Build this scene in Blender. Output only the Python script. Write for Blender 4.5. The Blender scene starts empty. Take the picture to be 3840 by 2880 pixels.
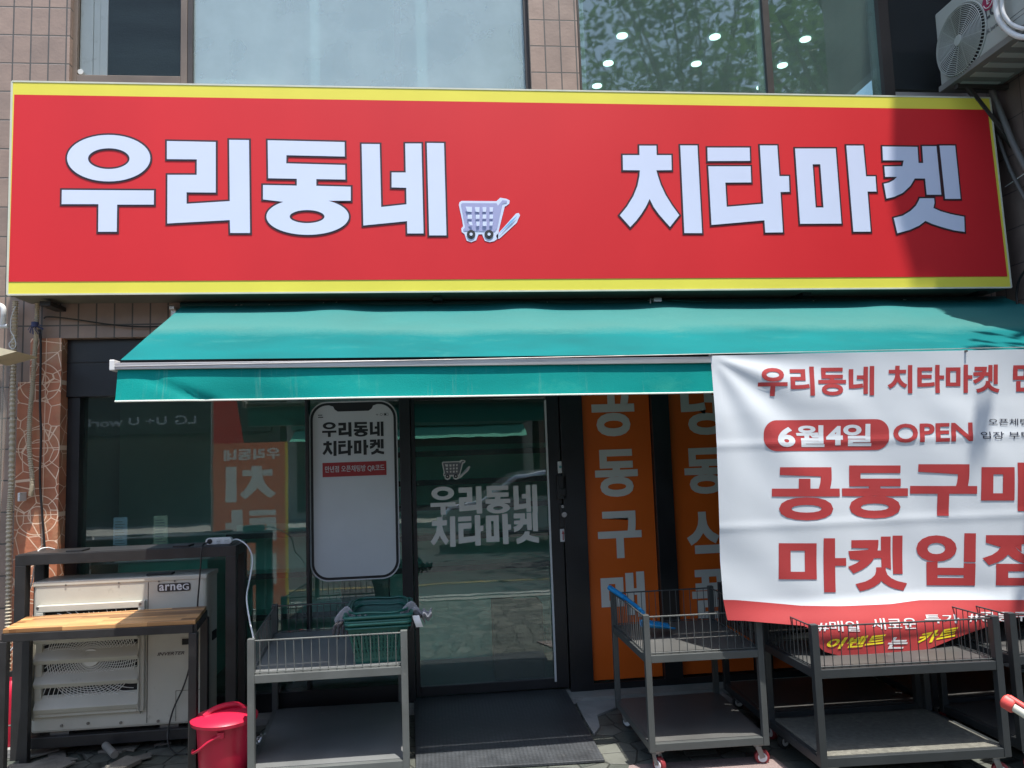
import bpy, bmesh, math, random
from mathutils import Vector, Matrix, noise
random.seed(7)
rad = math.radians
sc = bpy.context.scene
col = sc.collection

# ------------------------------------------------------------------ camera
FPX = 2884.0
CAM = Vector((0, -5, 1.55))
yaw, pitch, roll = rad(5.98), rad(5.5), rad(-1.99)
fw = Vector((math.sin(yaw)*math.cos(pitch), math.cos(yaw)*math.cos(pitch), math.sin(pitch)))
r0 = Vector((math.cos(yaw), -math.sin(yaw), 0)); u0 = r0.cross(fw)
rt = math.cos(roll)*r0 + math.sin(roll)*u0
up = -math.sin(roll)*r0 + math.cos(roll)*u0
cam = bpy.data.cameras.new('camera'); camo = bpy.data.objects.new('camera', cam); col.objects.link(camo)
M = Matrix((rt, up, -fw)).transposed().to_4x4(); M.translation = CAM
camo.matrix_world = M
cam.sensor_width = 36; cam.sensor_fit = 'HORIZONTAL'; cam.lens = FPX/3840*36
cam.clip_start = .05; cam.clip_end = 500
sc.camera = camo

# ------------------------------------------------------------------ light
SUN_EL, SUN_AZ = rad(76), rad(25)      # azimuth to the right of the facade's normal
S = Vector((math.sin(SUN_AZ)*math.cos(SUN_EL), -math.cos(SUN_AZ)*math.cos(SUN_EL), math.sin(SUN_EL)))
w = bpy.data.worlds.new('World'); sc.world = w; w.use_nodes = True
nt = w.node_tree; bg = nt.nodes['Background']
sky = nt.nodes.new('ShaderNodeTexSky'); sky.sky_type = 'NISHITA'; sky.sun_disc = False
sky.sun_elevation = SUN_EL; sky.sun_rotation = math.pi - SUN_AZ; sky.air_density = 1.2; sky.dust_density = 2.0
nt.links.new(sky.outputs[0], bg.inputs[0]); bg.inputs[1].default_value = .15
sl = bpy.data.lights.new('sun', 'SUN'); sl.energy = 4.6; sl.angle = rad(.5); sl.color = (1, .965, .9)
so = bpy.data.objects.new('sun', sl); col.objects.link(so); so.rotation_euler = S.to_track_quat('Z', 'Y').to_euler()
so.location = (0, -6, 12)
sc.view_settings.view_transform = 'Standard'; sc.view_settings.look = 'None'
sc.view_settings.exposure = .95; sc.view_settings.gamma = 1
sc.cycles.max_bounces = 8; sc.cycles.transparent_max_bounces = 16; sc.cycles.use_denoising = True
sc.cycles.sample_clamp_indirect = 4

# ------------------------------------------------------------------ pixel rays
def ray(px, py): return fw + rt*((px-1920)/FPX) + up*((1440-py)/FPX)
def aty(px, py, Y):
    d = ray(px, py); return CAM + d*((Y-CAM.y)/d.y)
def atz(px, py, Z):
    d = ray(px, py); return CAM + d*((Z-CAM.z)/d.z)
def atx(px, py, X):
    d = ray(px, py); return CAM + d*((X-CAM.x)/d.x)

# ------------------------------------------------------------------ materials
def srgb(r, g, b):
    f = lambda c: (c/255/12.92) if c/255 <= .04045 else ((c/255+.055)/1.055)**2.4
    return (f(r), f(g), f(b))
def mat(name, c, rough=.6, metal=0, var=.12, vscale=6, bump=0, bscale=60, spec=.5, stretch=(1, 1, 1), dirt=None, coat=0, dscale=3, dthr=.55):
    m = bpy.data.materials.new(name); m.use_nodes = True
    n = m.node_tree.nodes; l = m.node_tree.links; b = n['Principled BSDF']
    b.inputs['Roughness'].default_value = rough; b.inputs['Metallic'].default_value = metal
    b.inputs['Specular IOR Level'].default_value = spec; b.inputs['Coat Weight'].default_value = coat
    tc = n.new('ShaderNodeTexCoord'); mp = n.new('ShaderNodeMapping'); mp.inputs[3].default_value = stretch
    l.new(tc.outputs['Object'], mp.inputs[0])
    nz = n.new('ShaderNodeTexNoise'); nz.inputs['Scale'].default_value = vscale; nz.inputs['Detail'].default_value = 6
    l.new(mp.outputs[0], nz.inputs[0])
    mr = n.new('ShaderNodeMapRange'); mr.inputs[1].default_value = .25; mr.inputs[2].default_value = .75
    mr.inputs[3].default_value = 1-var; mr.inputs[4].default_value = 1+var
    l.new(nz.outputs[0], mr.inputs[0])
    mx = n.new('ShaderNodeVectorMath'); mx.operation = 'SCALE'; mx.inputs[0].default_value = c
    l.new(mr.outputs[0], mx.inputs['Scale']); out = mx.outputs[0]
    if dirt:
        n2 = n.new('ShaderNodeTexNoise'); n2.inputs['Scale'].default_value = dscale; n2.inputs['Detail'].default_value = 10; n2.inputs['Roughness'].default_value = .7
        l.new(mp.outputs[0], n2.inputs[0])
        r2 = n.new('ShaderNodeMapRange'); r2.inputs[1].default_value = dthr; r2.inputs[2].default_value = dthr+.18
        l.new(n2.outputs[0], r2.inputs[0])
        mm = n.new('ShaderNodeMix'); mm.data_type = 'RGBA'; l.new(r2.outputs[0], mm.inputs[0])
        l.new(out, mm.inputs[6]); mm.inputs[7].default_value = (*dirt, 1); out = mm.outputs[2]
    l.new(out, b.inputs['Base Color'])
    m['out'] = 1
    rr = n.new('ShaderNodeMapRange'); rr.inputs[3].default_value = max(0.02, rough-.08); rr.inputs[4].default_value = min(1, rough+.1)
    l.new(nz.outputs[0], rr.inputs[0]); l.new(rr.outputs[0], b.inputs['Roughness'])
    if bump:
        nb = n.new('ShaderNodeTexNoise'); nb.inputs['Scale'].default_value = bscale; nb.inputs['Detail'].default_value = 4
        l.new(mp.outputs[0], nb.inputs[0])
        bp = n.new('ShaderNodeBump'); bp.inputs['Strength'].default_value = bump; bp.inputs['Distance'].default_value = .01
        l.new(nb.outputs[0], bp.inputs['Height']); l.new(bp.outputs[0], b.inputs['Normal'])
    return m
def emit(name, c, s):
    m = bpy.data.materials.new(name); m.use_nodes = True; b = m.node_tree.nodes['Principled BSDF']
    b.inputs['Emission Color'].default_value = (*c, 1); b.inputs['Emission Strength'].default_value = s; b.inputs['Base Color'].default_value = (*c, 1)
    return m
def glassmat(name, tint, ior=1.8, rough=0.0, film=0, filmc=(.6, .7, .7), wav=0):
    m = bpy.data.materials.new(name); m.use_nodes = True; n = m.node_tree.nodes; l = m.node_tree.links
    n.remove(n['Principled BSDF']); o = n['Material Output']
    tr = n.new('ShaderNodeBsdfTransparent'); tr.inputs[0].default_value = (*tint, 1)
    gl = n.new('ShaderNodeBsdfGlossy'); gl.inputs['Roughness'].default_value = rough
    lw = n.new('ShaderNodeLayerWeight'); lw.inputs[0].default_value = .5
    pw = n.new('ShaderNodeMath'); pw.operation = 'POWER'; l.new(lw.outputs['Facing'], pw.inputs[0]); pw.inputs[1].default_value = 4
    F0 = ((ior-1)/(ior+1))**2
    fr = n.new('ShaderNodeMath'); fr.operation = 'MULTIPLY_ADD'; l.new(pw.outputs[0], fr.inputs[0]); fr.inputs[1].default_value = 1-F0; fr.inputs[2].default_value = F0
    mx = n.new('ShaderNodeMixShader'); l.new(fr.outputs[0], mx.inputs[0]); l.new(gl.outputs[0], mx.inputs[2])
    if film:
        df = n.new('ShaderNodeBsdfDiffuse'); df.inputs[0].default_value = (*filmc, 1)
        tc = n.new('ShaderNodeTexCoord'); nz = n.new('ShaderNodeTexNoise'); nz.inputs['Scale'].default_value = 3; nz.inputs['Detail'].default_value = 8
        l.new(tc.outputs['Object'], nz.inputs[0]); mr = n.new('ShaderNodeMapRange'); mr.inputs[1].default_value = .3; mr.inputs[2].default_value = .7
        mr.inputs[3].default_value = film*.8; mr.inputs[4].default_value = min(1, film*1.15); l.new(nz.outputs[0], mr.inputs[0])
        m2 = n.new('ShaderNodeMixShader'); l.new(mr.outputs[0], m2.inputs[0]); l.new(tr.outputs[0], m2.inputs[1]); l.new(df.outputs[0], m2.inputs[2])
        l.new(m2.outputs[0], mx.inputs[1])
    else: l.new(tr.outputs[0], mx.inputs[1])
    if wav:
        tc = n.new('ShaderNodeTexCoord'); nz = n.new('ShaderNodeTexNoise'); nz.inputs['Scale'].default_value = 2.2; nz.inputs['Detail'].default_value = 3
        l.new(tc.outputs['Object'], nz.inputs[0]); bp = n.new('ShaderNodeBump'); bp.inputs['Strength'].default_value = wav; bp.inputs['Distance'].default_value = .02
        l.new(nz.outputs[0], bp.inputs['Height']); l.new(bp.outputs[0], gl.inputs['Normal'])
    l.new(mx.outputs[0], o.inputs[0]); return m
def tilemat(name, c, grout, tw, th, off=0., g=.035, var=.12, axis='xz', rough=.45, rx=0, spots=True, bump=.5):
    m = mat(name, c, rough, 0, var, 9, .12, 50)
    n = m.node_tree.nodes; l = m.node_tree.links; b = n['Principled BSDF']
    src = b.inputs['Base Color'].links[0].from_socket
    tc = n.new('ShaderNodeTexCoord'); sp = n.new('ShaderNodeSeparateXYZ'); cb = n.new('ShaderNodeCombineXYZ')
    l.new(tc.outputs['Object'], sp.inputs[0])
    a, z = {'xz': (0, 2), 'yz': (1, 2), 'xy': (0, 1)}[axis]
    l.new(sp.outputs[a], cb.inputs[0]); l.new(sp.outputs[z], cb.inputs[1])
    mp = n.new('ShaderNodeMapping'); mp.inputs[1].default_value = (rx, 0, 0); l.new(cb.outputs[0], mp.inputs[0])
    br = n.new('ShaderNodeTexBrick'); br.offset = off; br.offset_frequency = 2; br.squash = 1
    br.inputs['Scale'].default_value = 1; br.inputs['Brick Width'].default_value = tw; br.inputs['Row Height'].default_value = th
    br.inputs['Mortar Size'].default_value = g*min(tw, th)/2*1.6; br.inputs['Mortar Smooth'].default_value = .1; br.inputs['Bias'].default_value = 0
    br.inputs['Color1'].default_value = (.88, .88, .88, 1); br.inputs['Color2'].default_value = (1.1, 1.07, 1.05, 1); br.inputs['Mortar'].default_value = (1, 1, 1, 1)
    l.new(mp.outputs[0], br.inputs[0])
    ml = n.new('ShaderNodeMix'); ml.data_type = 'RGBA'; ml.blend_type = 'MULTIPLY'; ml.inputs[0].default_value = 1
    l.new(src, ml.inputs[6]); l.new(br.outputs['Color'], ml.inputs[7])
    mg = n.new('ShaderNodeMix'); mg.data_type = 'RGBA'; l.new(br.outputs['Fac'], mg.inputs[0]); l.new(ml.outputs[2], mg.inputs[6]); mg.inputs[7].default_value = (*grout, 1)
    l.new(mg.outputs[2], b.inputs['Base Color'])
    bp = n.new('ShaderNodeBump'); bp.inputs['Strength'].default_value = bump; bp.inputs['Distance'].default_value = .004; bp.invert = True
    l.new(br.outputs['Fac'], bp.inputs['Height'])
    old = b.inputs['Normal'].links[0].from_socket if b.inputs['Normal'].links else None
    if old: l.new(old, bp.inputs['Normal'])
    l.new(bp.outputs[0], b.inputs['Normal'])
    return m

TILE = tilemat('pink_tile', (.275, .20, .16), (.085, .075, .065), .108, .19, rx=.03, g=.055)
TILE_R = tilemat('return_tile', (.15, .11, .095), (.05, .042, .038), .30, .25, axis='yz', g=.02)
BLACKF = mat('black_frame', (.012, .012, .014), .35, 0, .3, 5, .05, 80)
BLACKM = mat('black_steel', (.022, .021, .021), .45, .1, .35, 8, .08, 90, dirt=(.09, .08, .07), dscale=9, dthr=.66)
GREYM_SHADE = mat('grey_steel_shade', (.075, .08, .078), .42, .2, .1, 6, .04, 120)  # cart grey darkened, the shade behind the banner put into the colour
GREYP_SHADE = mat('grey_panel_shade', (.085, .085, .082), .45, .1, .2, 5, .04, 90, dirt=(.15, .145, .135), dscale=8, dthr=.6)  # panel grey darkened likewise, shade painted into the colour
GREYM = mat('grey_steel', (.115, .122, .118), .42, .2, .18, 6, .06, 120, dirt=(.21, .20, .18), dscale=16, dthr=.62)
GREYP = mat('grey_panel', (.15, .155, .155), .45, .1, .16, 5, .04, 90, dirt=(.24, .235, .22), dscale=8, dthr=.62)
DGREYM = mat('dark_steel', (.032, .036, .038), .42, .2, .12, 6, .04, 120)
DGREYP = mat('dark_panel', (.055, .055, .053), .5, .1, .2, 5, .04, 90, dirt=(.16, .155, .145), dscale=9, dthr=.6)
WHITEV = mat('white_vinyl', (.54, .54, .54), .5, 0, .03)
DOORW = mat('door_vinyl', (.56, .54, .50), .5, 0, .03)
BLACKV = mat('black_vinyl', (.012, .012, .014), .45, 0, .1)
REDV = mat('red_vinyl', (.32, .018, .022), .45, 0, .04)
ORANGE = mat('orange_vinyl', (.62, .11, .012), .35, 0, .06, 2, spec=.3)
SIGNR = mat('sign_red', (.60, .016, .022), .5, 0, .07, 1.2, .03, 25, spec=.35, stretch=(1, 1, .5))
SIGNY = mat('sign_yellow', (.72, .64, .075), .5, 0, .07, 1.5, .03, 25, spec=.35)
SIGNW = mat('sign_white', (.60, .65, .82), .42, 0, .02, 2)
SIGND = mat('sign_outline', (.035, .012, .016), .42, 0, .02)
ALU = mat('aluminium', (.55, .53, .51), .35, .7, .12, 8, .05, 60, stretch=(.2, 1, 4))
BROWNF = mat('bronze_frame', (.15, .115, .09), .45, .2, .2, 4, .05, 60)
DBROWN = mat('dark_bronze', (.05, .042, .038), .45, .2, .2, 4, .05, 60)
UPVC = mat('upvc', (.55, .56, .55), .5, 0, .08, 4, dirt=(.25, .24, .22), dscale=5)
ACW = mat('ac_casing', (.46, .44, .375), .5, 0, .09, 5, .03, 90, dirt=(.27, .24, .18), dscale=9, dthr=.6)
ACG = mat('ac_grille', (.62, .61, .57), .4, 0, .05)
ACD = mat('ac_dark', (.012, .012, .012), .8)
ACSH = mat('ac_upper', (.33, .35, .33), .45, 0, .06, 5, dirt=(.2, .19, .17), dscale=7, dthr=.66)
SCREW = mat('screw', (.18, .17, .16), .35, .7)
CONC = mat('concrete', (.24, .235, .22), .85, 0, .25, 4, .5, 30, dirt=(.09, .085, .08), dscale=4, dthr=.55)
RUBBER = mat('mat_rubber', (.02, .021, .023), .55, 0, .3, 12)
REDP = mat('red_plastic', (.50, .012, .045), .36, 0, .12, 5, .04, 60, dirt=(.40, .05, .07), dscale=14, dthr=.64)
REDX = mat('red_paint', (.50, .012, .04), .3, 0, .06, 4)
GREENP = mat('green_plastic', (.006, .085, .065), .35, 0, .08, 5)
BLUEP = mat('blue_plastic', (.01, .19, .45), .35, 0, .06, 5)
WHITEP = mat('white_plastic', (.62, .62, .62), .4, 0, .04)
BLACKP = mat('black_plastic', (.012, .012, .013), .4)
BEIGEP = mat('beige_conduit', (.42, .36, .26), .5, 0, .12, 9)
GLOVE = mat('glove_grey', (.26, .26, .28), .9, 0, .2, 30, .5, 200)
GLOVED = mat('glove_dark', (.06, .055, .06), .8, 0, .2, 30, .5, 200)
BANW = mat('banner_white', (.55, .58, .61), .55, 0, .03, 3, .05, 200)
BANR = mat('banner_red', (.36, .035, .035), .55, 0, .04, 3, .05, 200)
BANY = mat('banner_yellow', (.75, .62, .02), .5, 0, .03)
INK = mat('ink', (.02, .022, .04), .5)
MINT = mat('mint_shelf', (.25, .68, .55), .4, 0, .08, 3)
MINTD = mat('teal_shelf', (.10, .42, .34), .4, 0, .08, 3)
ROOM = mat('room_wall', (.30, .36, .34), .8, 0, .1, 2)
ROOMU = mat('room_upper', (.16, .22, .20), .8, 0, .1, 2)
SHEETW = mat('room_sheet', (.66, .80, .80), .8, 0, .3, 1.3, 0, 60)
SILVER = mat('chrome', (.6, .6, .6), .2, .9, .05)
LAMP = emit('lamp_disc', (.75, 1, .93), 2.2)
GLASS = glassmat('shop_glass', (.84, .93, .89), 2.0, 0.0, film=.035, filmc=(.34, .50, .43), wav=.02)
GLASSU = glassmat('upper_glass', (.78, .90, .86), 2.25, .025, film=.17, filmc=(.24, .34, .31), wav=.045)
GLASSF = glassmat('film_glass', (.8, .9, .9), 2.0, .12, film=.36, filmc=(.58, .70, .70))
GLASSD = glassmat('dark_glass', (.88, .9, .9), 1.28, .05)
MESHS = mat('insect_screen', (.04, .055, .055), .8, 0, .45, 2.5, .3, 240, spec=.1, stretch=(.3, 1, 2.5))
CLEAR = glassmat('clear_plastic', (.8, .8, .78), 1.5, .12, film=.25, filmc=(.5, .48, .45))

# ------------------------------------------------------------------ object helpers
def tag(o, label=None, cat=None, group=None, kind=None):
    if label: o['label'] = label
    if cat: o['category'] = cat
    if group: o['group'] = group
    if kind: o['kind'] = kind
    return o
def thing(name, loc, label, cat, group=None):
    o = bpy.data.objects.new(name, None); o.location = loc; o.empty_display_size = .1; col.objects.link(o)
    return tag(o, label, cat, group)
def wloc(o):
    v = Vector((0, 0, 0))
    while o: v += o.location; o = o.parent
    return v
def link(name, me, m, parent=None, bevel=0, smooth=False):
    o = bpy.data.objects.new(name, me); col.objects.link(o)
    if isinstance(m, (list, tuple)):
        for q in m: me.materials.append(q)
    elif m: me.materials.append(m)
    if parent:
        me.transform(Matrix.Translation(-wloc(parent))); o.parent = parent
    if bevel:
        b = o.modifiers.new('bevel', 'BEVEL'); b.width = bevel; b.segments = 2; b.limit_method = 'ANGLE'; b.angle_limit = rad(40)
    if smooth:
        for p in me.polygons: p.use_smooth = True
    return o
class MB:
    def __init__(s): s.v = []; s.f = []; s.mi = []; s.cur = 0
    def add(s, vs, fs):
        k = len(s.v); s.v += [tuple(a) for a in vs]; s.f += [tuple(i+k for i in f) for f in fs]; s.mi += [s.cur]*len(fs); return s
    def box(s, a, b):
        x0, y0, z0 = [min(p, q) for p, q in zip(a, b)]; x1, y1, z1 = [max(p, q) for p, q in zip(a, b)]
        return s.add([(x0,y0,z0),(x1,y0,z0),(x1,y1,z0),(x0,y1,z0),(x0,y0,z1),(x1,y0,z1),(x1,y1,z1),(x0,y1,z1)],
                     [(0,3,2,1),(4,5,6,7),(0,1,5,4),(1,2,6,5),(2,3,7,6),(3,0,4,7)])
    def hexa(s, bot, top):
        return s.add(list(bot)+list(top), [(0,3,2,1),(4,5,6,7),(0,1,5,4),(1,2,6,5),(2,3,7,6),(3,0,4,7)])
    def beam(s, p, q, w, h, upv=(0, 0, 1)):
        p, q = Vector(p), Vector(q); d = (q-p).normalized(); u = Vector(upv)
        if abs(d.dot(u)) > .99: u = Vector((0, 1, 0))
        a = d.cross(u).normalized(); b = a.cross(d).normalized()
        c = [-a*w/2-b*h/2, a*w/2-b*h/2, a*w/2+b*h/2, -a*w/2+b*h/2]
        return s.add([p+k for k in c]+[q+k for k in c], [(0,3,2,1),(4,5,6,7),(0,1,5,4),(1,2,6,5),(2,3,7,6),(3,0,4,7)])
    def prism(s, pts, ex):
        n = len(pts); ex = Vector(ex)
        return s.add([Vector(p) for p in pts]+[Vector(p)+ex for p in pts], [tuple(range(n))[::-1], tuple(range(n, 2*n))]+[(i, (i+1) % n, (i+1) % n+n, i+n) for i in range(n)])
    def tube(s, pts, r, n=8, closed=False, rf=None):
        pts = [Vector(p) for p in pts]; N = len(pts); vs = []; ref = None
        for i, p in enumerate(pts):
            a = pts[i-1] if (i > 0 or closed) else p; b = pts[(i+1) % N] if (i < N-1 or closed) else p
            d = (b-a).normalized()
            if ref is None: ref = Vector((0, 0, 1)) if abs(d.z) < .9 else Vector((1, 0, 0))
            u = (ref - d*ref.dot(d)); u = u.normalized() if u.length > 1e-5 else Vector((0, 1, 0)); v = d.cross(u); ref = u
            R = rf(i) if rf else r
            for k in range(n):
                t = 2*math.pi*k/n; vs.append(p+u*(R*math.cos(t))+v*(R*math.sin(t)))
        fs = []
        for i in range(N if closed else N-1):
            j = (i+1) % N
            for k in range(n): fs.append((i*n+k, i*n+(k+1) % n, j*n+(k+1) % n, j*n+k))
        if not closed: fs += [tuple(range(n))[::-1], tuple((N-1)*n+k for k in range(n))]
        return s.add(vs, fs)
    def cyl(s, c, ax, r, h, n=24, r2=None):
        c = Vector(c); ax = Vector(ax).normalized(); r2 = r if r2 is None else r2
        u = ax.orthogonal().normalized(); v = ax.cross(u)
        vs = [c+u*r*math.cos(2*math.pi*k/n)+v*r*math.sin(2*math.pi*k/n) for k in range(n)]
        vs += [c+ax*h+u*r2*math.cos(2*math.pi*k/n)+v*r2*math.sin(2*math.pi*k/n) for k in range(n)]
        return s.add(vs, [tuple(range(n))[::-1], tuple(range(n, 2*n))]+[(k, (k+1) % n, (k+1) % n+n, k+n) for k in range(n)])
    def ring(s, c, ax, R, r, n=36, m=6):
        c = Vector(c); ax = Vector(ax).normalized(); u = ax.orthogonal().normalized(); v = ax.cross(u)
        return s.tube([c+u*R*math.cos(2*math.pi*k/n)+v*R*math.sin(2*math.pi*k/n) for k in range(n)], r, m, True)
    def lathe(s, c, prof, n=32):
        c = Vector(c); vs = []
        for r, z in prof:
            for k in range(n): vs.append(c+Vector((r*math.cos(2*math.pi*k/n), r*math.sin(2*math.pi*k/n), z)))
        fs = []
        for i in range(len(prof)-1):
            for k in range(n): fs.append((i*n+k, i*n+(k+1) % n, (i+1)*n+(k+1) % n, (i+1)*n+k))
        return s.add(vs, fs)
    def grid(s, fn, nu, nv):
        return s.add([fn(i/nu, j/nv) for j in range(nv+1) for i in range(nu+1)],
                     [(j*(nu+1)+i, j*(nu+1)+i+1, (j+1)*(nu+1)+i+1, (j+1)*(nu+1)+i) for j in range(nv) for i in range(nu)])
    def build(s, name, m, parent=None, bevel=0, smooth=False):
        me = bpy.data.meshes.new(name); me.from_pydata(s.v, [], s.f); me.validate(); me.update()
        o = link(name, me, m, parent, bevel, smooth)
        if any(s.mi):
            for p, k in zip(me.polygons, s.mi): p.material_index = k
        if smooth:
            try: me.set_sharp_from_angle(angle=rad(38))
            except Exception: pass
        return o
def bez(p0, p1, p2, p3, n=12):
    p0, p1, p2, p3 = map(Vector, (p0, p1, p2, p3)); out = []
    for i in range(n+1):
        t = i/n; out.append(p0*(1-t)**3+p1*3*t*(1-t)**2+p2*3*t*t*(1-t)+p3*t**3)
    return out
def smoothpath(pts, n=6):
    pts = [Vector(p) for p in pts]; out = []
    for i in range(len(pts)-1):
        a = pts[max(0, i-1)]; b = pts[i]; c = pts[i+1]; d = pts[min(len(pts)-1, i+2)]
        for k in range(n):
            t = k/n
            out.append(.5*((2*b)+(c-a)*t+(2*a-5*b+4*c-d)*t*t+(3*b-a-3*c+d)*t**3))
    out.append(pts[-1]); return out

# 2D filled shapes
def fill(loops):
    cu = bpy.data.curves.new('tmp', 'CURVE'); cu.dimensions = '2D'; cu.fill_mode = 'FRONT'
    for lp in loops:
        sp = cu.splines.new('POLY'); sp.points.add(len(lp)-1); sp.use_cyclic_u = True
        for p, q in zip(sp.points, lp): p.co = (q[0], q[1], 0, 1)
    o = bpy.data.objects.new('tmp', cu); me = bpy.data.meshes.new_from_object(o)
    vs = [(v.co.x, v.co.y) for v in me.vertices]; fs = [tuple(p.vertices) for p in me.polygons]
    bpy.data.objects.remove(o); bpy.data.curves.remove(cu); bpy.data.meshes.remove(me)
    return vs, fs
def text2d(s, bold=.022, width=1.0, font=None, shear=0, space=1.0):
    cu = bpy.data.curves.new('tmp', 'FONT'); cu.body = s; cu.offset = bold; cu.resolution_u = 4; cu.shear = shear; cu.space_character = space
    cu.space_line = 1.0
    o = bpy.data.objects.new('tmp', cu); me = bpy.data.meshes.new_from_object(o)
    vs = [(v.co.x, v.co.y) for v in me.vertices]; fs = [tuple(p.vertices) for p in me.polygons]
    bpy.data.objects.remove(o); bpy.data.curves.remove(cu); bpy.data.meshes.remove(me)
    x0 = min(v[0] for v in vs); x1 = max(v[0] for v in vs); y0 = min(v[1] for v in vs); y1 = max(v[1] for v in vs)
    return [((a-x0)/(x1-x0), (b-y0)/(y1-y0)) for a, b in vs], fs
def area(lp): return sum(lp[i][0]*lp[(i+1) % len(lp)][1]-lp[(i+1) % len(lp)][0]*lp[i][1] for i in range(len(lp)))/2
def offset(lp, d):
    """grow a CCW loop outwards by d (negative area: hole, shrinks it)"""
    n = len(lp); out = []
    for i in range(n):
        a = Vector(lp[i-1]); b = Vector(lp[i]); c = Vector(lp[(i+1) % n])
        e1 = (b-a); e2 = (c-b)
        if e1.length < 1e-7 or e2.length < 1e-7: out.append(tuple(b)); continue
        e1.normalize(); e2.normalize(); n1 = Vector((e1.y, -e1.x)); n2 = Vector((e2.y, -e2.x)); m = n1+n2
        if m.length < .2: out.append(tuple(b+n1*d)); continue
        m.normalize(); k = d/max(.45, m.dot(n1)); out.append(tuple(b+m*k))
    return out
def ell(cx, cy, rx, ry, n=40, a0=0, a1=360): return [(cx+rx*math.cos(rad(a0+(a1-a0)*k/n)), cy+ry*math.sin(rad(a0+(a1-a0)*k/n))) for k in range(n)]

class Decal(MB):
    """flat shapes on a plane y = const (x,z), facing -y"""
    def shape(s, loops, y, fn=None):
        vs, fs = fill(loops)
        return s.add([(a, y, b) if fn is None else fn(a, b) for a, b in vs], fs)
    def rect(s, x0, z0, x1, z1, y): return s.add([(x0, y, z0), (x1, y, z0), (x1, y, z1), (x0, y, z1)], [(0, 1, 2, 3)])
    def text(s, t, x0, z0, x1, z1, y, bold=.022, shear=0, space=1.0, mirror=False):
        vs, fs = text2d(t, bold, shear=shear, space=space)
        return s.add([((x1-(x1-x0)*a) if mirror else x0+(x1-x0)*a, y, z0+(z1-z0)*b) for a, b in vs], fs)
def pxbox(x0, y0, x1, y1, Y):
    """pixel box -> world (x0,z0,x1,z1) on plane y=Y"""
    xm, ym = (x0+x1)/2, (y0+y1)/2
    return aty(x0, ym, Y).x, aty(xm, y1, Y).z, aty(x1, ym, Y).x, aty(xm, y0, Y).z
def rrect(x0, z0, x1, z1, r, n=8):
    out = []
    for cx, cz, a in ((x1-r, z0+r, -90), (x1-r, z1-r, 0), (x0+r, z1-r, 90), (x0+r, z0+r, 180)):
        for k in range(n+1): out.append((cx+r*math.cos(rad(a+90*k/n)), cz+r*math.sin(rad(a+90*k/n))))
    return out

# ================================================================== SETTING
# ground: pavement, road, opposite pavement
def pavermat():
    m = mat('pavers', (.078, .083, .08), .6, 0, .4, 3, .5, 30, dirt=(.035, .037, .036), dscale=5, dthr=.52)
    n = m.node_tree.nodes; l = m.node_tree.links; b = n['Principled BSDF']; src = b.inputs['Base Color'].links[0].from_socket
    tc = n.new('ShaderNodeTexCoord'); v = n.new('ShaderNodeTexVoronoi'); v.feature = 'DISTANCE_TO_EDGE'; v.inputs['Scale'].default_value = 7; v.inputs['Randomness'].default_value = .55
    l.new(tc.outputs['Object'], v.inputs[0])
    mr = n.new('ShaderNodeMapRange'); mr.inputs[1].default_value = 0; mr.inputs[2].default_value = .05; mr.inputs[3].default_value = .25
    l.new(v.outputs[0], mr.inputs[0])
    v2 = n.new('ShaderNodeTexVoronoi'); v2.inputs['Scale'].default_value = 7; v2.inputs['Randomness'].default_value = .55; l.new(tc.outputs['Object'], v2.inputs[0])
    hs = n.new('ShaderNodeMix'); hs.data_type = 'RGBA'; hs.inputs[6].default_value = (.65, .72, .62, 1); hs.inputs[7].default_value = (1.5, 1.45, 1.3, 1)
    sp = n.new('ShaderNodeSeparateColor'); l.new(v2.outputs['Color'], sp.inputs[0]); l.new(sp.outputs[0], hs.inputs[0])
    m1 = n.new('ShaderNodeMix'); m1.data_type = 'RGBA'; m1.blend_type = 'MULTIPLY'; m1.inputs[0].default_value = 1; l.new(src, m1.inputs[6]); l.new(hs.outputs[2], m1.inputs[7])
    sc_ = n.new('ShaderNodeVectorMath'); sc_.operation = 'SCALE'; l.new(m1.outputs[2], sc_.inputs[0]); l.new(mr.outputs[0], sc_.inputs['Scale'])
    l.new(sc_.outputs[0], b.inputs['Base Color'])
    bp = n.new('ShaderNodeBump'); bp.inputs['Strength'].default_value = .6; bp.inputs['Distance'].default_value = .012
    l.new(mr.outputs[0], bp.inputs['Height']); l.new(b.inputs['Normal'].links[0].from_socket, bp.inputs['Normal']); l.new(bp.outputs[0], b.inputs['Normal'])
    return m
PAVER = pavermat()
tag(MB().add([(-60, -3.5, 0), (60, -3.5, 0), (60, .3, 0), (-60, .3, 0)], [(0, 1, 2, 3)]).build('pavement', PAVER), kind='structure')
kb = MB().box((-60, -3.65, -.15), (60, -3.5, .01)); tag(kb.build('kerb', CONC), kind='structure')
ASPH = mat('asphalt', (.036, .036, .038), .85, 0, .2, 2, .3, 80)
tag(MB().add([(-120, -90, -.15), (120, -90, -.15), (120, -3.65, -.15), (-120, -3.65, -.15)], [(0, 1, 2, 3)]).build('road', ASPH), kind='structure')
PAINTY = mat('road_yellow', (.17, .13, .05), .8, 0, .5, 3); PAINTW = mat('road_white', (.26, .26, .25), .8, 0, .5, 3)
tag(MB().box((-60, -5.72, -.149), (60, -5.6, -.145)).build('yellow_road_line', PAINTY), kind='structure')
tag(MB().box((-60, -4.75, -.149), (60, -4.63, -.145)).build('white_road_line', PAINTW), kind='structure')
tag(MB().box((-60, -18, -.149), (60, -14.8, 0)).build('far_pavement', CONC), kind='structure')

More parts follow.
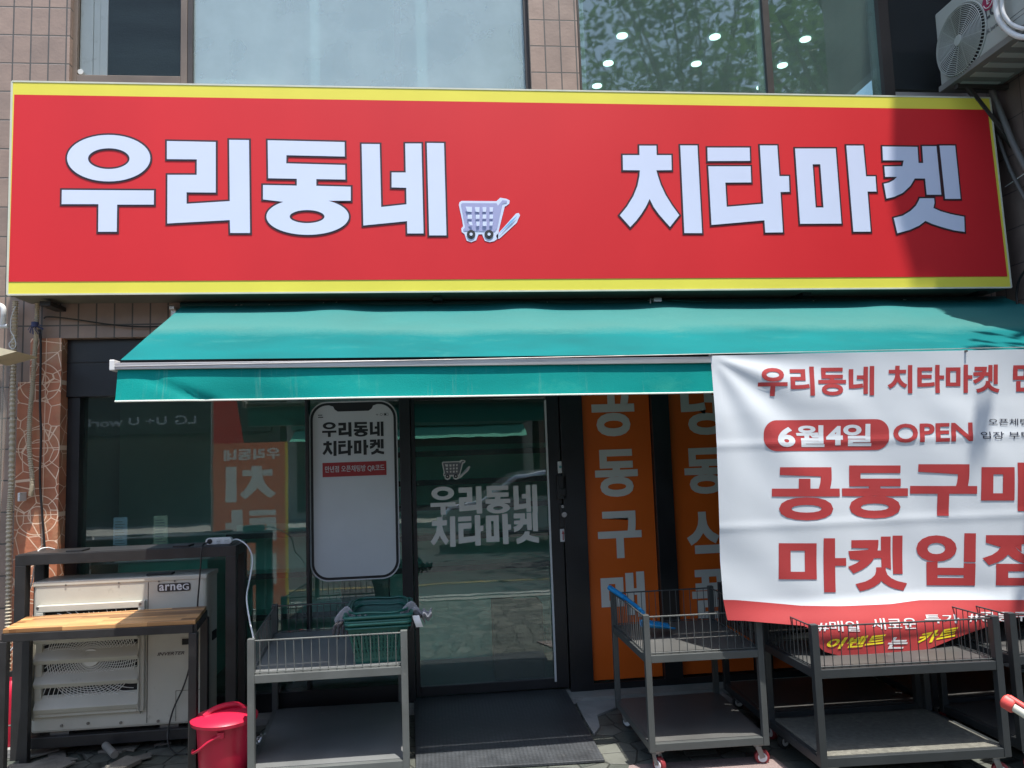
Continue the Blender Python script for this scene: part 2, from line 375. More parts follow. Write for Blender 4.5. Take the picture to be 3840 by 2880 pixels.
# shop building -----------------------------------------------------------
bld = thing('shop_building', (0, .2, 0), 'pinkish tiled shop building with red sign, black shopfront and upper windows', 'building')
XL, XR = -2.28, 4.0
L2 = aty(100, 2000, 0).x          # left edge of the tiled pier
ZS = 2.39                          # shop opening head
ZU = 4.03                          # upper sill
wAl, wAr = aty(262, 150, 0).x, aty(1985, 150, 0).x
wBl = aty(2167, 150, 0).x
up_b = MB()
up_b.box((-5.5, 0, ZS), (XR, .3, ZU))
up_b.box((-5.5, 0, ZU), (wAl, .3, 9)).box((wAr, 0, ZU), (wBl, .3, 9))
up_b.box((wAl, 0, 5.7), (wAr, .3, 9)).box((wBl, 0, 5.7), (XR, .3, 9))
up_b.box((-5.5, 0, 0), (L2, .3, ZS))
up_b.build('wall', TILE, bld)
# pier with crackled terracotta tiles
def piermat():
    m = mat('terracotta', (.46, .165, .085), .5, 0, .25, 7, .2, 50, dirt=(.42, .24, .13), dscale=3, dthr=.5)
    n = m.node_tree.nodes; l = m.node_tree.links; b = n['Principled BSDF']; src = b.inputs['Base Color'].links[0].from_socket
    tc = n.new('ShaderNodeTexCoord'); sp = n.new('ShaderNodeSeparateXYZ'); l.new(tc.outputs['Object'], sp.inputs[0])
    def math_(op, a, b_=None, v=None):
        q = n.new('ShaderNodeMath'); q.operation = op
        if hasattr(a, 'links') or not isinstance(a, (int, float)): l.new(a, q.inputs[0])
        else: q.inputs[0].default_value = a
        if b_ is not None: l.new(b_, q.inputs[1])
        if v is not None: q.inputs[1].default_value = v
        return q.outputs[0]
    P = .405
    xx = math_('SUBTRACT', sp.outputs[0], v=-2.40)
    zr = math_('SUBTRACT', sp.outputs[2], v=.09)
    zz = math_('SUBTRACT', math_('MULTIPLY', math_('FRACT', math_('DIVIDE', zr, v=P)), v=P), v=P/2)
    # circles centred on the joints
    d = math_('SQRT', math_('ADD', math_('POWER', xx, v=2), math_('POWER', math_('SUBTRACT', math_('ABSOLUTE', zz), v=P/2), v=2)))
    lines = None
    for R in (.052, .118):
        e = math_('LESS_THAN', math_('ABSOLUTE', math_('SUBTRACT', d, v=R)), v=.0028)
        lines = e if lines is None else math_('MAXIMUM', lines, e)
    g = math_('GREATER_THAN', math_('ABSOLUTE', zz), v=P/2-.0025); lines = math_('MAXIMUM', lines, g)
    gx = math_('LESS_THAN', math_('ABSOLUTE', math_('SUBTRACT', xx, v=.03)), v=.0022); lines = math_('MAXIMUM', lines, gx)
    v = n.new('ShaderNodeTexVoronoi'); v.feature = 'DISTANCE_TO_EDGE'; v.inputs['Scale'].default_value = 9.5; l.new(tc.outputs['Object'], v.inputs[0])
    lines = math_('MAXIMUM', lines, math_('LESS_THAN', v.outputs[0], v=.022))
    mx = n.new('ShaderNodeMix'); mx.data_type = 'RGBA'; l.new(lines, mx.inputs[0]); l.new(src, mx.inputs[6]); mx.inputs[7].default_value = (.80, .58, .42, 1)
    l.new(mx.outputs[2], b.inputs['Base Color'])
    bp = n.new('ShaderNodeBump'); bp.invert = True; bp.inputs['Strength'].default_value = .8; bp.inputs['Distance'].default_value = .004; l.new(lines, bp.inputs['Height']); l.new(b.inputs['Normal'].links[0].from_socket, bp.inputs['Normal']); l.new(bp.outputs[0], b.inputs['Normal'])
    return m
PIER = piermat()
MB().box((L2, -.012, 0), (XL, .3, ZS)).box((aty(56, 2000, 0).x, -.012, 0), (L2, 0, 2.12)).build('tiled_pier', PIER, bld)
# return wall on the right, unseen upper edge shaped to throw a leaning shadow on the sign
rw = [(-.0, 0), (-1.8, 0), (-1.85, 8.6), (-1.58, 9.3), (-1.58, 9.6), (-2.04, 10.26), (-2.3, 12), (0, 12)]
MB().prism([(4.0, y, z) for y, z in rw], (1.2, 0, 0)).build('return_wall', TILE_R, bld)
# room boxes behind
rm = MB()
rm.box((-2.6, 4.2, 0), (5.2, 4.4, 3)).box((-2.8, .3, 0), (-2.6, 4.4, 3)).box((5.2, .3, 0), (5.4, 4.4, 3)).box((-2.8, .3, 2.75), (5.4, 4.4, 3))
MB().box((-2.58, .22, .02), (5.18, 4.2, .06)).build('shop_floor', mat('floor_dark', (.05, .055, .055), .5, 0, .15, 3), bld)
rm.build('shop_interior', ROOM, bld)
MB().box((-2.55, 1.6, .06), (-.4, 1.66, 2.3)).build('partition', mat('partition', (.30, .52, .44), .7, 0, .1, 2), bld)
ru = MB()
ru.box((wBl-.1, 6.5, 3.0), (5.2, 6.7, 6)).box((wBl-.3, .32, 3.0), (wBl-.1, 6.7, 6)).box((wBl-.3, .32, 5.8), (5.2, 6.7, 6))
ru.build('upper_room', ROOMU, bld)
MB().box((wAl-.1, 1.1, 3.2), (wAr+.1, 1.2, 6)).box((wAl-.2, .32, 5.8), (wAr+.1, 1.2, 6)).build('upper_sheet', SHEETW, bld)
# downlights on the upper ceiling
for p in ((2333, 135), (2681, 139), (3020, 148), (2281, 238), (2611, 240), (2934, 246), (2239, 323), (2855, 328)):
    q = atz(p[0], p[1], 5.79)
    d_ = MB().cyl((q.x, q.y, 5.785), (0, 0, 1), .056, .012, 24).build('downlight', LAMP, bld)
# shopfront frame (black aluminium), pane by pane
YF = .1
fr = MB()
def X(px, py=2000, Y=YF): return aty(px, py, Y).x
def Zc(px, py, Y=YF): return aty(px, py, Y).z
zhead = Zc(700, 1480)              # underside of the black header
xj0, xj1 = X(1506), X(1547)        # left jamb of the door
xd0, xd1 = X(2068), X(2200)        # lock stile and mullion
xo = [X(2200), X(2462), X(2528), X(2800), X(2860), X(3130), X(3190), X(3480), X(3540), X(3800)]
fr.box((XL, .06, zhead), (XR, .2, ZS+.05))
fr.box((XL, .08, 0.02), (XL+.075, .2, zhead))
fr.box((X(1148), .09, .15), (X(1160), .19, zhead))
fr.box((xj0, .07, .02), (xj1, .2, zhead))
fr.box((xd0+.085, .07, .02), (xd1, .2, zhead))
fr.box((XL+.075, .07, .02), (xj0, .2, .15))
fr.box((xd1, .075, .02), (XR, .2, Zc(2400, 2548)))
for a, b in ((1, 2), (3, 4), (5, 6), (7, 8)): fr.box((xo[a], .065, Zc(2400, 2548)), (xo[b], .2, zhead))
fr.box((XL, .055, Zc(700, 1352)), (X(1500), .06, Zc(700, 1356)))
fr.build('shopfront_frame', BLACKF, bld, .003)
g1 = MB().box((XL+.075, .14, .15), (X(1148), .146, zhead)).build('window_pane', GLASS, bld)
g2 = MB().box((X(1160), .14, .15), (xj0, .146, zhead)).build('window_pane', GLASS, bld)
# orange film windows
zo0 = Zc(2400, 2546)
for i, (a, b) in enumerate(((0, 1), (2, 3), (4, 5), (6, 7), (8, 9))):
    p = MB().box((xo[a]+.004, .11, zo0+.006), (xo[b]-.004, .116, zhead)).build('film_panel', ORANGE, bld)
TXO = lambda dec, ch, b: dec.text(ch, *pxbox(*b, .106), .106, bold=.035)
def z6(x0, y0, x1, y1): return (2100+x0/1.659, 1400+y0/1.659, 2100+x1/1.659, 1400+y1/1.659)
for chs in ((('공', (196, 55, 462, 392)), ('동', (218, 473, 484, 768)), ('구', (236, 857, 508, 1150)), ('매', (256, 1238, 530, 1520))),
            (('냉', (752, 60, 1020, 384)), ('동', (774, 463, 1036, 750)), ('식', (790, 843, 1050, 1215)), ('품', (822, 1218, 1090, 1525)))):
    for ch, b in chs:
        d = Decal(); TXO(d, ch, z6(*b)); d.build('letter', DOORW, bld)
# upper windows
def win(l, r, b, tmat, glas, y=.04, t=.02, top=5.7, name='window', mull=None, fw_=.03):
    f = MB().box((l, y, b), (l+t, y+.08, top)).box((r-t, y, b), (r, y+.08, top)).box((l+t, y, b), (r-t, y+.08, b+fw_)).build('window_frame', tmat, bld, .003)
    MB().box((l+t, y+.03, b+fw_), (r-t, y+.034, top)).build('pane', glas, f)
    return f
U = lambda px: aty(px, 150, .04).x
zb = lambda px, py: aty(px, py, .04).z
f1 = win(U(264), U(702), ZU, BROWNF, GLASSD, t=U(290)-U(264), fw_=zb(500, 283)-ZU)
ff = MB()
ff.box((U(291), .075, zb(350, 283)), (U(340), .10, 5.7)).box((U(341), .08, zb(350, 280)), (U(366), .10, 5.7)).box((U(367), .075, zb(350, 280)), (U(396), .10, 5.7)).box((U(396), .08, zb(500, 283)), (U(672), .1, zb(500, 274)))
ff.build('inner_sash', UPVC, bld, .003)
MB().box((U(397), .077, zb(500, 274)), (U(672), .079, 5.7)).build('insect_screen', MESHS, bld)
MB().cyl(aty(303, 270, .06), (0, -1, 0), .018, .006, 20).build('suction_hook', UPVC, bld)
f2 = win(U(703), U(1984), ZU, DBROWN, GLASSF, t=U(722)-U(703), fw_=.03)
ws = MB().box((U(723), .1, ZU+.03), (U(1062), .11, zb(900, 282)))
ws.box((U(1158), .1, ZU+.03), (U(1193), .11, 5.7)).box((U(1560), .1, ZU+.03), (U(1600), .11, 5.7)).build('paper_strip', mat('paper_bright', (.8, .88, .84), .8), bld)
MB().box((U(1066), .078, ZU+.055), (U(1088), .096, 5.7)).box((U(1478), .078, ZU+.055), (U(1502), .096, 5.7)).box((U(1066), .078, ZU+.03), (U(1960), .096, ZU+.055)).box((U(1925), .078, ZU+.055), (U(1945), .096, 5.7)).build('inner_sash', mat('sash_grey', (.20, .21, .23), .6), bld)
f3 = win(U(2168), U(3332), ZU, DBROWN, GLASSU, t=.015, fw_=.03)
MB().box((U(2176), .075, ZU+.03), (U(2196), .1, 5.7)).box((U(2196), .075, ZU+.03), (U(2850), .1, ZU+.055)).box((U(2845), .075, ZU+.03), (U(2868), .1, 5.7)).box((U(3275), .075, ZU+.03), (U(3300), .1, 5.7)).build('inner_sash', UPVC, bld)
MB().box((U(2869), .045, ZU+.03), (U(2892), .1, 5.7)).box((U(3300), .03, ZU), (U(3336), .13, 5.7)).build('mullion', DBROWN, bld)
f4 = win(U(3337), XR, ZU, DBROWN, GLASSD, t=.01, fw_=.01)
MB().box((U(3338), .1, ZU+.12), (XR, .14, 5.7)).build('dark_blind', mat('blind', (.03, .033, .036), .6, 0, .15, 2), bld)
MB().box((U(3338), .05, ZU+.01), (XR, .066, ZU+.075)).build('metal_strip', ALU, bld)

# apron, plinth and door step
ap = [aty(0, 0, 0)]
tag(MB().prism([(-2.28, -.06, 0), (4.0, -.06, 0), (4.0, .3, 0), (-2.28, .3, 0)], (0, 0, .035)).build('shop_step', CONC), kind='structure')
def apron():
    b = MB(); base = [atz(x, y, 0) for x, y in ((2150, 2618), (2320, 2605), (2550, 2598), (2700, 2594), (2760, 2640), (2680, 2650), (2620, 2615), (2330, 2625), (2310, 2660), (2240, 2690), (2250, 2735), (2228, 2762), (2190, 2700))]
    return b.prism([(p.x, p.y, .002) for p in base], (0, 0, .012))
tag(apron().build('concrete_apron', mat('apron', (.26, .26, .255), .8, 0, .2, 6, .5, 40)), kind='structure')
# granite slab
gs = [atz(2360, 2870, .01), atz(2896, 2833, .01), atz(2985, 2905, .01), atz(2330, 2960, .01)]
GRAN = mat('granite', (.20, .15, .14), .6, 0, .35, 160, .2, 100)
tag(MB().prism([(p.x, p.y, .001) for p in gs], (0, 0, .01)).build('granite_slab', GRAN), kind='structure')

# ================================================================== STORE DOOR
YD = .12
door = thing('shop_door', ((xj1+xd0)/2, YD, .05), 'black framed glass shop door with white lettering and digital lock', 'door')
fd = MB()
zdt = Zc(1800, 1495); zdb = Zc(1800, 2562)
fd.box((xj1+.003, .1, zdb-.06), (xj1+.03, .15, zhead-.004)).box((xd0-.004, .1, zdb-.06), (xd0+.08, .15, zhead-.004)).box((xj1+.03, .1, zdb-.06), (xd0-.004, .15, zdb)).box((xj1+.03, .1, zdt), (xd0-.004, .15, zhead-.004))
fd.build('door_frame', BLACKF, door, .002)
MB().box((xj1+.03, .12, zdb), (xd0-.004, .126, zdt)).build('door_pane', GLASS, door)
MB().box((xd0-.016, .094, zdb-.02), (xd0-.003, .1, Zc(2058, 1500))).build('edge_strip', WHITEV, door)
# ------------------------------------------------ brand glyphs traced from the sign
def A_(p): return (p[0]/2.212, 250+p[1]/2.212)
def B_(p): return (900+p[0]/2.458, 450+p[1]/2.458)
def D_(p): return (2250+p[0]/2.458, 450+p[1]/2.458)
def E_(p): return (2940+p[0]/2.458, 350+p[1]/2.458)
G = {}
G['u'] = [A_, [[*ell(905, 762, 345, 193, 48)], [*ell(906, 766, 172, 86, 40)]], [[(517,1025),(1280,1030),(1279,1147),(975,1147),(972,1372),(818,1372),(820,1143),(515,1143)]]]
G['ri'] = [A_, [[(1387,620),(1792,628),(1792,1047),(1550,1045),(1550,1140),(1908,1118),(1903,610),(2067,612),(2076,1382),(1912,1382),(1908,1275),(1390,1303),(1392,900),(1634,900),(1635,772),(1387,770)]]]
arc = [(625+380*math.cos(rad(a)), 893+168*math.sin(rad(a))) for a in range(-60, 236, 6)]
G['dong'] = [B_, [[(257,190),(965,207),(967,340),(430,328),(428,403),(970,418),(972,552),(705,548),(705,610),(1022,618),(1022,747)]+arc+[(214,735),(214,602),(525,608),(525,545),(262,540)], [*ell(620, 893, 160, 60, 36)]]]
G['ne'] = [B_, [[(1122,224),(1288,226),(1302,805),(1535,780),(1533,628),(1398,624),(1398,487),(1528,487),(1523,220),(1672,220),(1692,1048),(1543,1048),(1540,935),(1138,975)]], [[(1722,215),(1880,217),(1903,1066),(1744,1066)]]]
G['chi'] = [D_, [[(360,240),(517,240),(520,327),(655,327),(658,465),(517,467),(530,515),(558,600),(603,695),(660,787),(728,880),(643,988),(592,932),(540,872),(492,805),(455,730),(420,803),(378,870),(330,933),(277,990),(180,882),(247,800),(305,705),(343,610),(361,520),(365,467),(210,465),(207,327),(362,327)]], [[(737,238),(895,238),(938,1045),(775,1045)]]]
G['ta'] = [D_, [[(987,258),(1376,258),(1380,380),(990,382)]], [[(995,430),(1385,430),(1390,578),(1152,580),(1165,803),(1502,775),(1470,238),(1630,238),(1650,520),(1737,520),(1743,665),(1660,667),(1682,1038),(1520,1040),(1512,927),(1025,970)]]]
G['ma'] = [E_, [[(98,512),(472,512),(525,1203),(145,1205)], [(260,657),(330,657),(360,1055),(288,1055)]], [[(570,485),(725,485),(752,768),(838,768),(848,908),(765,908),(795,1277),(635,1278)]]]
G['ket'] = [E_, [[(902,493),(1225,497),(1235,645),(1278,645),(1268,490),(1400,490),(1445,937),(1310,937),(1295,788),(1200,788),(1160,855),(1090,920),(1010,957),(940,973),(915,837),(965,825),(1007,802),(1037,773),(928,773),(920,677),(1087,675),(1098,622),(908,620)]], [[(1428,485),(1572,485),(1622,975),(1480,975)]], [[(1245,970),(1378,970),(1382,1012),(1372,1060),(1440,1090),(1535,1117),(1655,1140),(1660,1280),(1560,1265),(1455,1237),(1365,1208),(1298,1178),(1240,1222),(1150,1262),(1040,1292),(1007,1152),(1090,1130),(1160,1088),(1212,1038),(1238,990)]]]
YS = -.3
GW = {}
for k, g in G.items():
    f = g[0]; GW[k] = []
    for shp in g[1:]:
        loops = []
        for i, lp in enumerate(shp):
            q = []
            for p in lp:
                a = aty(*f(p), YS); q.append((a.x, a.z))
            if (area(q) > 0) != (i == 0): q.reverse()
            loops.append(q)
        GW[k].append(loops)
def brand_loops(keys, box):
    pts = [p for k in keys for s_ in GW[k] for lp in s_ for p in lp]
    a0, a1 = min(p[0] for p in pts), max(p[0] for p in pts); b0, b1 = min(p[1] for p in pts), max(p[1] for p in pts)
    x0, z0, x1, z1 = box
    return [[(x0+(p[0]-a0)/(a1-a0)*(x1-x0), z0+(p[1]-b0)/(b1-b0)*(z1-z0)) for p in lp] for k in keys for s_ in GW[k] for lp in s_]
def brand(dec, keys, box, y, flip=False):
    pts = [p for k in keys for s_ in GW[k] for lp in s_ for p in lp]
    a0, a1 = min(p[0] for p in pts), max(p[0] for p in pts); b0, b1 = min(p[1] for p in pts), max(p[1] for p in pts)
    x0, z0, x1, z1 = box
    for k in keys:
        for s_ in GW[k]:
            loops = [[((x1-(p[0]-a0)/(a1-a0)*(x1-x0)) if flip else x0+(p[0]-a0)/(a1-a0)*(x1-x0), z0+(p[1]-b0)/(b1-b0)*(z1-z0)) for p in lp] for lp in s_]
            dec.shape(loops, y)
L1K, L2K = ('u', 'ri', 'dong', 'ne'), ('chi', 'ta', 'ma', 'ket')

# emblem: shopping trolley with speed streaks (zoom C)
def C_(p): return (1650+p[0]/2.949, 420+p[1]/2.949)
EM = {
 'halo': [[[(208,1030),(215,1000),(240,985),(625,988),(665,950),(735,962),(770,980),(765,1015),(740,1035),(715,1050),(652,1300),(640,1400),(600,1430),(545,1442),(495,1425),(465,1355),(425,1355),(400,1420),(345,1442),(295,1425),(270,1350),(240,1330),(235,1290),(255,1265),(245,1200)]],
          [[(630,1405),(620,1370),(840,1125),(870,1118),(885,1145),(862,1190),(850,1225),(660,1400)]],
          ],
 'grey': [[[(232,1020),(250,1010),(625,1012),(640,1040),(690,978),(740,985),(738,1008),(690,1018),(632,1290),(605,1325),(262,1318),(255,1298),(280,1278)]]],
 'white': [[[(282,1052),(352,1055),(353,1112),(300,1108)]],[[(384,1058),(437,1058),(434,1116),(393,1108)]],[[(468,1058),(512,1058),(508,1110),(472,1110)]],[[(546,1060),(588,1060),(580,1108),(550,1108)]],
           [[(303,1142),(353,1142),(353,1187),(305,1185)]],[[(392,1142),(438,1142),(436,1187),(398,1187)]],[[(470,1140),(512,1140),(510,1185),(470,1185)]],[[(546,1140),(586,1140),(584,1185),(546,1185)]],
           [[(310,1220),(352,1220),(360,1260),(330,1255)]],[[(397,1218),(438,1218),(434,1265),(404,1265)]],[[(470,1218),(516,1218),(513,1266),(472,1266)]],[[(545,1218),(583,1218),(580,1260),(548,1260)]],
           [[*ell(343,1357,17,17,20)]],[[*ell(541,1357,17,17,20)]]],
 'dark': [[[*ell(343,1357,47,50,28)]],[[*ell(541,1357,50,50,28)]]],
 'blue': [[[(633,1368),(770,1215),(858,1145),(795,1225),(775,1240)]]]}
def emblem(parent, y, box=None, mats=None):
    W = {k: [[[(lambda a: (a.x, a.z))(aty(*C_(p), YS)) for p in lp] for lp in s_] for s_ in v] for k, v in EM.items()}
    pts = [p for s_ in W['halo'] for lp in s_ for p in lp]
    a0, a1 = min(p[0] for p in pts), max(p[0] for p in pts); b0, b1 = min(p[1] for p in pts), max(p[1] for p in pts)
    root = None
    for i, k in enumerate(('halo', 'grey', 'dark', 'blue', 'white')):
        if k == 'dark':
            for s_ in W[k]:
                loops = [[(box[0]+(p[0]-a0)/(a1-a0)*(box[2]-box[0]), box[1]+(p[1]-b0)/(b1-b0)*(box[3]-box[1])) for p in lp] for lp in s_] if box else s_
                dw = Decal(); dw.shape(loops, y-.0016*i); dw.build('emblem_wheel', mats[k], root)
            continue
        d = Decal()
        for s_ in W[k]:
            loops = s_
            if box: loops = [[(box[0]+(p[0]-a0)/(a1-a0)*(box[2]-box[0]), box[1]+(p[1]-b0)/(b1-b0)*(box[3]-box[1])) for p in lp] for lp in s_]
            d.shape(loops, y-.0016*i - (.0016 if k == 'white' else 0))
        o = d.build('trolley_emblem' if root is None else 'emblem_colour', mats[k], parent if root is None else root)
        if root is None: root = o
    return root
EGREY = mat('emblem_grey', (.33, .34, .55), .45, 0, .02); EBLUE = mat('emblem_blue', (.17, .42, .68), .45, 0, .02); EDARK = mat('emblem_dark', (.03, .03, .03), .45)
d = Decal()
z4 = lambda x0, y0, x1, y1: pxbox(1450+x0/1.844, 1400+y0/1.844, 1450+x1/1.844, 1400+y1/1.844, .115)
brand(d, L1K, z4(302, 772, 1042, 975), .116); brand(d, L2K, z4(302, 975, 1052, 1192), .116)
d.build('lettering', DOORW, door)
EG2 = mat('emblem_dim', (.12, .12, .13), .5)
emblem(door, .116, z4(383, 598, 578, 735), {'halo': DOORW, 'grey': EG2, 'dark': BLACKV, 'blue': mat('emblem_pale', (.25, .33, .38), .5), 'white': DOORW})
# lock
yl = .1
lk = MB()
b = z4(1172, 705, 1238, 868); lk.box((b[0], .07, b[1]), (b[2], yl, b[3]))
b = z4(1190, 795, 1232, 845); lk.box((b[0], .064, b[1]), (b[2], .07, b[3]))
lk = lk.build('digital_lock', BLACKP, door, .004)
b = z4(1192, 905, 1238, 1065); MB().box((b[0], .085, b[1]), (b[2], yl, b[3])).build('lock_plate', BLACKP, door, .004)
b = z4(1199, 955, 1235, 990); MB().cyl(((b[0]+b[2])/2, .05, (b[1]+b[3])/2), (0, 1, 0), .017, .04, 20).build('door_knob', SILVER, door, 0, True)
b = z4(1200, 908, 1222, 930); MB().cyl(((b[0]+b[2])/2, .078, (b[1]+b[3])/2), (0, 1, 0), .01, .01, 16).build('key_cylinder', SILVER, door, 0, True)
b = z4(1180, 608, 1214, 690); MB().box((b[0], .092, b[1]), (b[2], yl, b[3])).build('sensor_plate', WHITEP, door, .003)
b = z4(1184, 632, 1210, 662); MB().cyl(((b[0]+b[2])/2, .088, (b[1]+b[3])/2), (0, 1, 0), .009, .005, 16).build('sensor_button', mat('sens', (.12, .35, .35), .4), door)
b = z4(1197, 1075, 1236, 1162); st = MB().box((b[0], .096, b[1]), (b[2], yl, b[3])).build('arrow_sticker', WHITEV, door)
xm = (b[0]+b[2])/2; h = b[3]-b[1]
Decal().shape([[(xm-.003, b[1]+h*.12), (xm+.003, b[1]+h*.12), (xm+.003, b[1]+h*.62), (xm+.009, b[1]+h*.62), (xm, b[1]+h*.92), (xm-.009, b[1]+h*.62), (xm-.003, b[1]+h*.62)]], .0945).build('arrow', REDV, st)

# phone-shaped poster on the window
z3 = lambda x0, y0, x1, y1, Y=.13: pxbox(900+x0/1.951, 1400+y0/1.951, 900+x1/1.951, 1400+y1/1.951, Y)
b = z3(509, 203, 1160, 1515)
ph = thing('phone_poster', ((b[0]+b[2])/2, .13, b[1]), 'white poster cut like a smartphone with black shop lettering on window', 'poster')
cut = lambda e: rrect(b[0]+e, b[1]+e, b[2]-e, b[3]-e, .115-e*.9, 10)
MB().prism([(x, .1395, z) for x, z in cut(0)], (0, -.0015, 0)).build('backing', WHITEV, ph)
Decal().shape([cut(.008)], .1365).build('bezel', BLACKV, ph)
scr = cut(.024)
x0, z0, x1, z1 = b[0]+.024, b[1]+.024, b[2]-.024, b[3]-.024
xm = (x0+x1)/2
nt_ = [(xm+.155, z1), (xm+.13, z1-.008), (xm+.12, z1-.028), (xm+.10, z1-.042), (xm-.10, z1-.042), (xm-.12, z1-.028), (xm-.13, z1-.008), (xm-.155, z1)]
top = [p for p in scr]
idx = next(i for i, p in enumerate(scr) if p[0] < xm and abs(p[1]-z1) < 1e-4)
Decal().shape([scr[:idx]+nt_+scr[idx:]], .135).build('screen', WHITEV, ph)
d = Decal(); brand(d, L1K, z3(600, 352, 1050, 466), .1335); brand(d, L2K, z3(602, 487, 1054, 601), .1335); d.build('lettering', BLACKV, ph)
bb = z3(603, 648, 1071, 752); s_ = Decal().rect(*bb, .1335).build('red_strip', REDV, ph)
d = Decal(); d.text('만년점 오픈채팅방 QR코드', *z3(622, 672, 1058, 722), .132, bold=.01); d.build('strip_lettering', WHITEV, s_)
d = Decal()
d.rect(*z3(570, 303, 602, 309), .1335).rect(*z3(571, 318, 608, 325), .1335)
q = z3(990, 290, 1015, 310); cx_ = (q[0]+q[2])/2
for R in (.004, .008, .012):
    d.shape([[(cx_+R*math.cos(rad(t)), q[1]+R*math.sin(rad(t))) for t in range(45, 136, 9)]+[(cx_+(R-.0018)*math.cos(rad(t)), q[1]+(R-.0018)*math.sin(rad(t))) for t in range(135, 44, -9)]], .1335)
q = z3(1022, 289, 1044, 312); d.shape([ell((q[0]+q[2])/2, (q[1]+q[3])/2, .0085, .0085, 20), ell((q[0]+q[2])/2, (q[1]+q[3])/2, .0068, .0068, 20)[::-1]], .1335)
q = z3(1052, 290, 1086, 309); d.shape([rrect(*q, .004, 3), rrect(q[0]+.0015, q[1]+.0015, q[2]-.0015, q[3]-.0015, .003, 3)], .1335); d.rect(q[0]+.003, q[1]+.003, q[0]+.016, q[3]-.003, .1335)
d.build('status_icons', BLACKV, ph)

# ================================================================== MAIN SIGN
sign = thing('shop_sign', (.7, -.3, 2.6), 'long red and yellow fascia sign with large white Korean lettering', 'sign')
c_ = [aty(27, 1105, YS), aty(3793, 1078, YS), aty(3712, 367, YS), aty(45, 305, YS)]
xL, xRr = (c_[0].x+c_[3].x)/2, (c_[1].x+c_[2].x)/2; zB, zT = (c_[0].z+c_[1].z)/2, (c_[2].z+c_[3].z)/2
box = MB()
y0 = YS+.004
box.hexa([(c_[0].x, y0, c_[0].z), (c_[1].x, y0, c_[1].z), (c_[1].x, -.03, c_[1].z), (c_[0].x, -.03, c_[0].z)], [(c_[3].x, y0, c_[3].z), (c_[2].x, y0, c_[2].z), (c_[2].x, -.03, c_[2].z), (c_[3].x, -.03, c_[3].z)])
box.build('sign_box', mat('sign_side', (.13, .125, .10), .6, 0, .2), sign, .002)
def sgn(name, pts, y, m, par=sign):
    q = [aty(*p, YS) for p in pts]; return MB().add([(p.x, y, p.z) for p in q], [(0, 1, 2, 3)]).build(name, m, par)
# the stretched fabric face, gently uneven at its top edge
def quadgrid(pts, y, nu, nv, amp=0):
    q = [aty(*p, YS) for p in pts]
    def fn(u, v):
        a = q[0].lerp(q[1], u); b_ = q[3].lerp(q[2], u); p = a.lerp(b_, v)
        return (p.x, y-amp*(noise.noise(Vector((p.x*1.3, p.z*2, 3)))), p.z)
    return MB().grid(fn, nu, nv)
quadgrid([(27, 1105), (3793, 1078), (3712, 367), (45, 305)], YS, 60, 14, 0).build('yellow_face', SIGNY, sign)
quadgrid([(33, 1057), (3777, 1037), (3703, 412), (54, 355)], YS-.002, 60, 12, 0).build('red_face', SIGNR, sign)
YEDGE = mat('sign_trim', (.55, .55, .45), .5)
tr = MB()
for a, b_ in ((0, 1), (1, 2), (2, 3), (3, 0)): tr.beam(c_[a]+Vector((0, .004, 0)), c_[b_]+Vector((0, .004, 0)), .012, .010)
tr.build('edge_trim', YEDGE, sign)
for k in ('u', 'ri', 'dong', 'ne', 'chi', 'ta', 'ma', 'ket'):
    d = Decal(); o_ = Decal()
    for loops in GW[k]:
        d.shape(loops, YS-.006)
        o_.shape([offset(lp, .0115) for lp in loops], YS-.004)
    o = d.build('letter', SIGNW, sign)
    o_.build('letter_outline', SIGND, o)
emblem(sign, YS-.004, None, {'halo': SIGNW, 'grey': EGREY, 'dark': EDARK, 'blue': EBLUE, 'white': SIGNW})
for px in (3000, 1640, 200, 3650):
    p = aty(px, 1115, -.1); MB().box((p.x-.03, -.2, zB-.03), (p.x+.03, 0, zB-.004)).build('sign_bracket', BLACKM, sign)

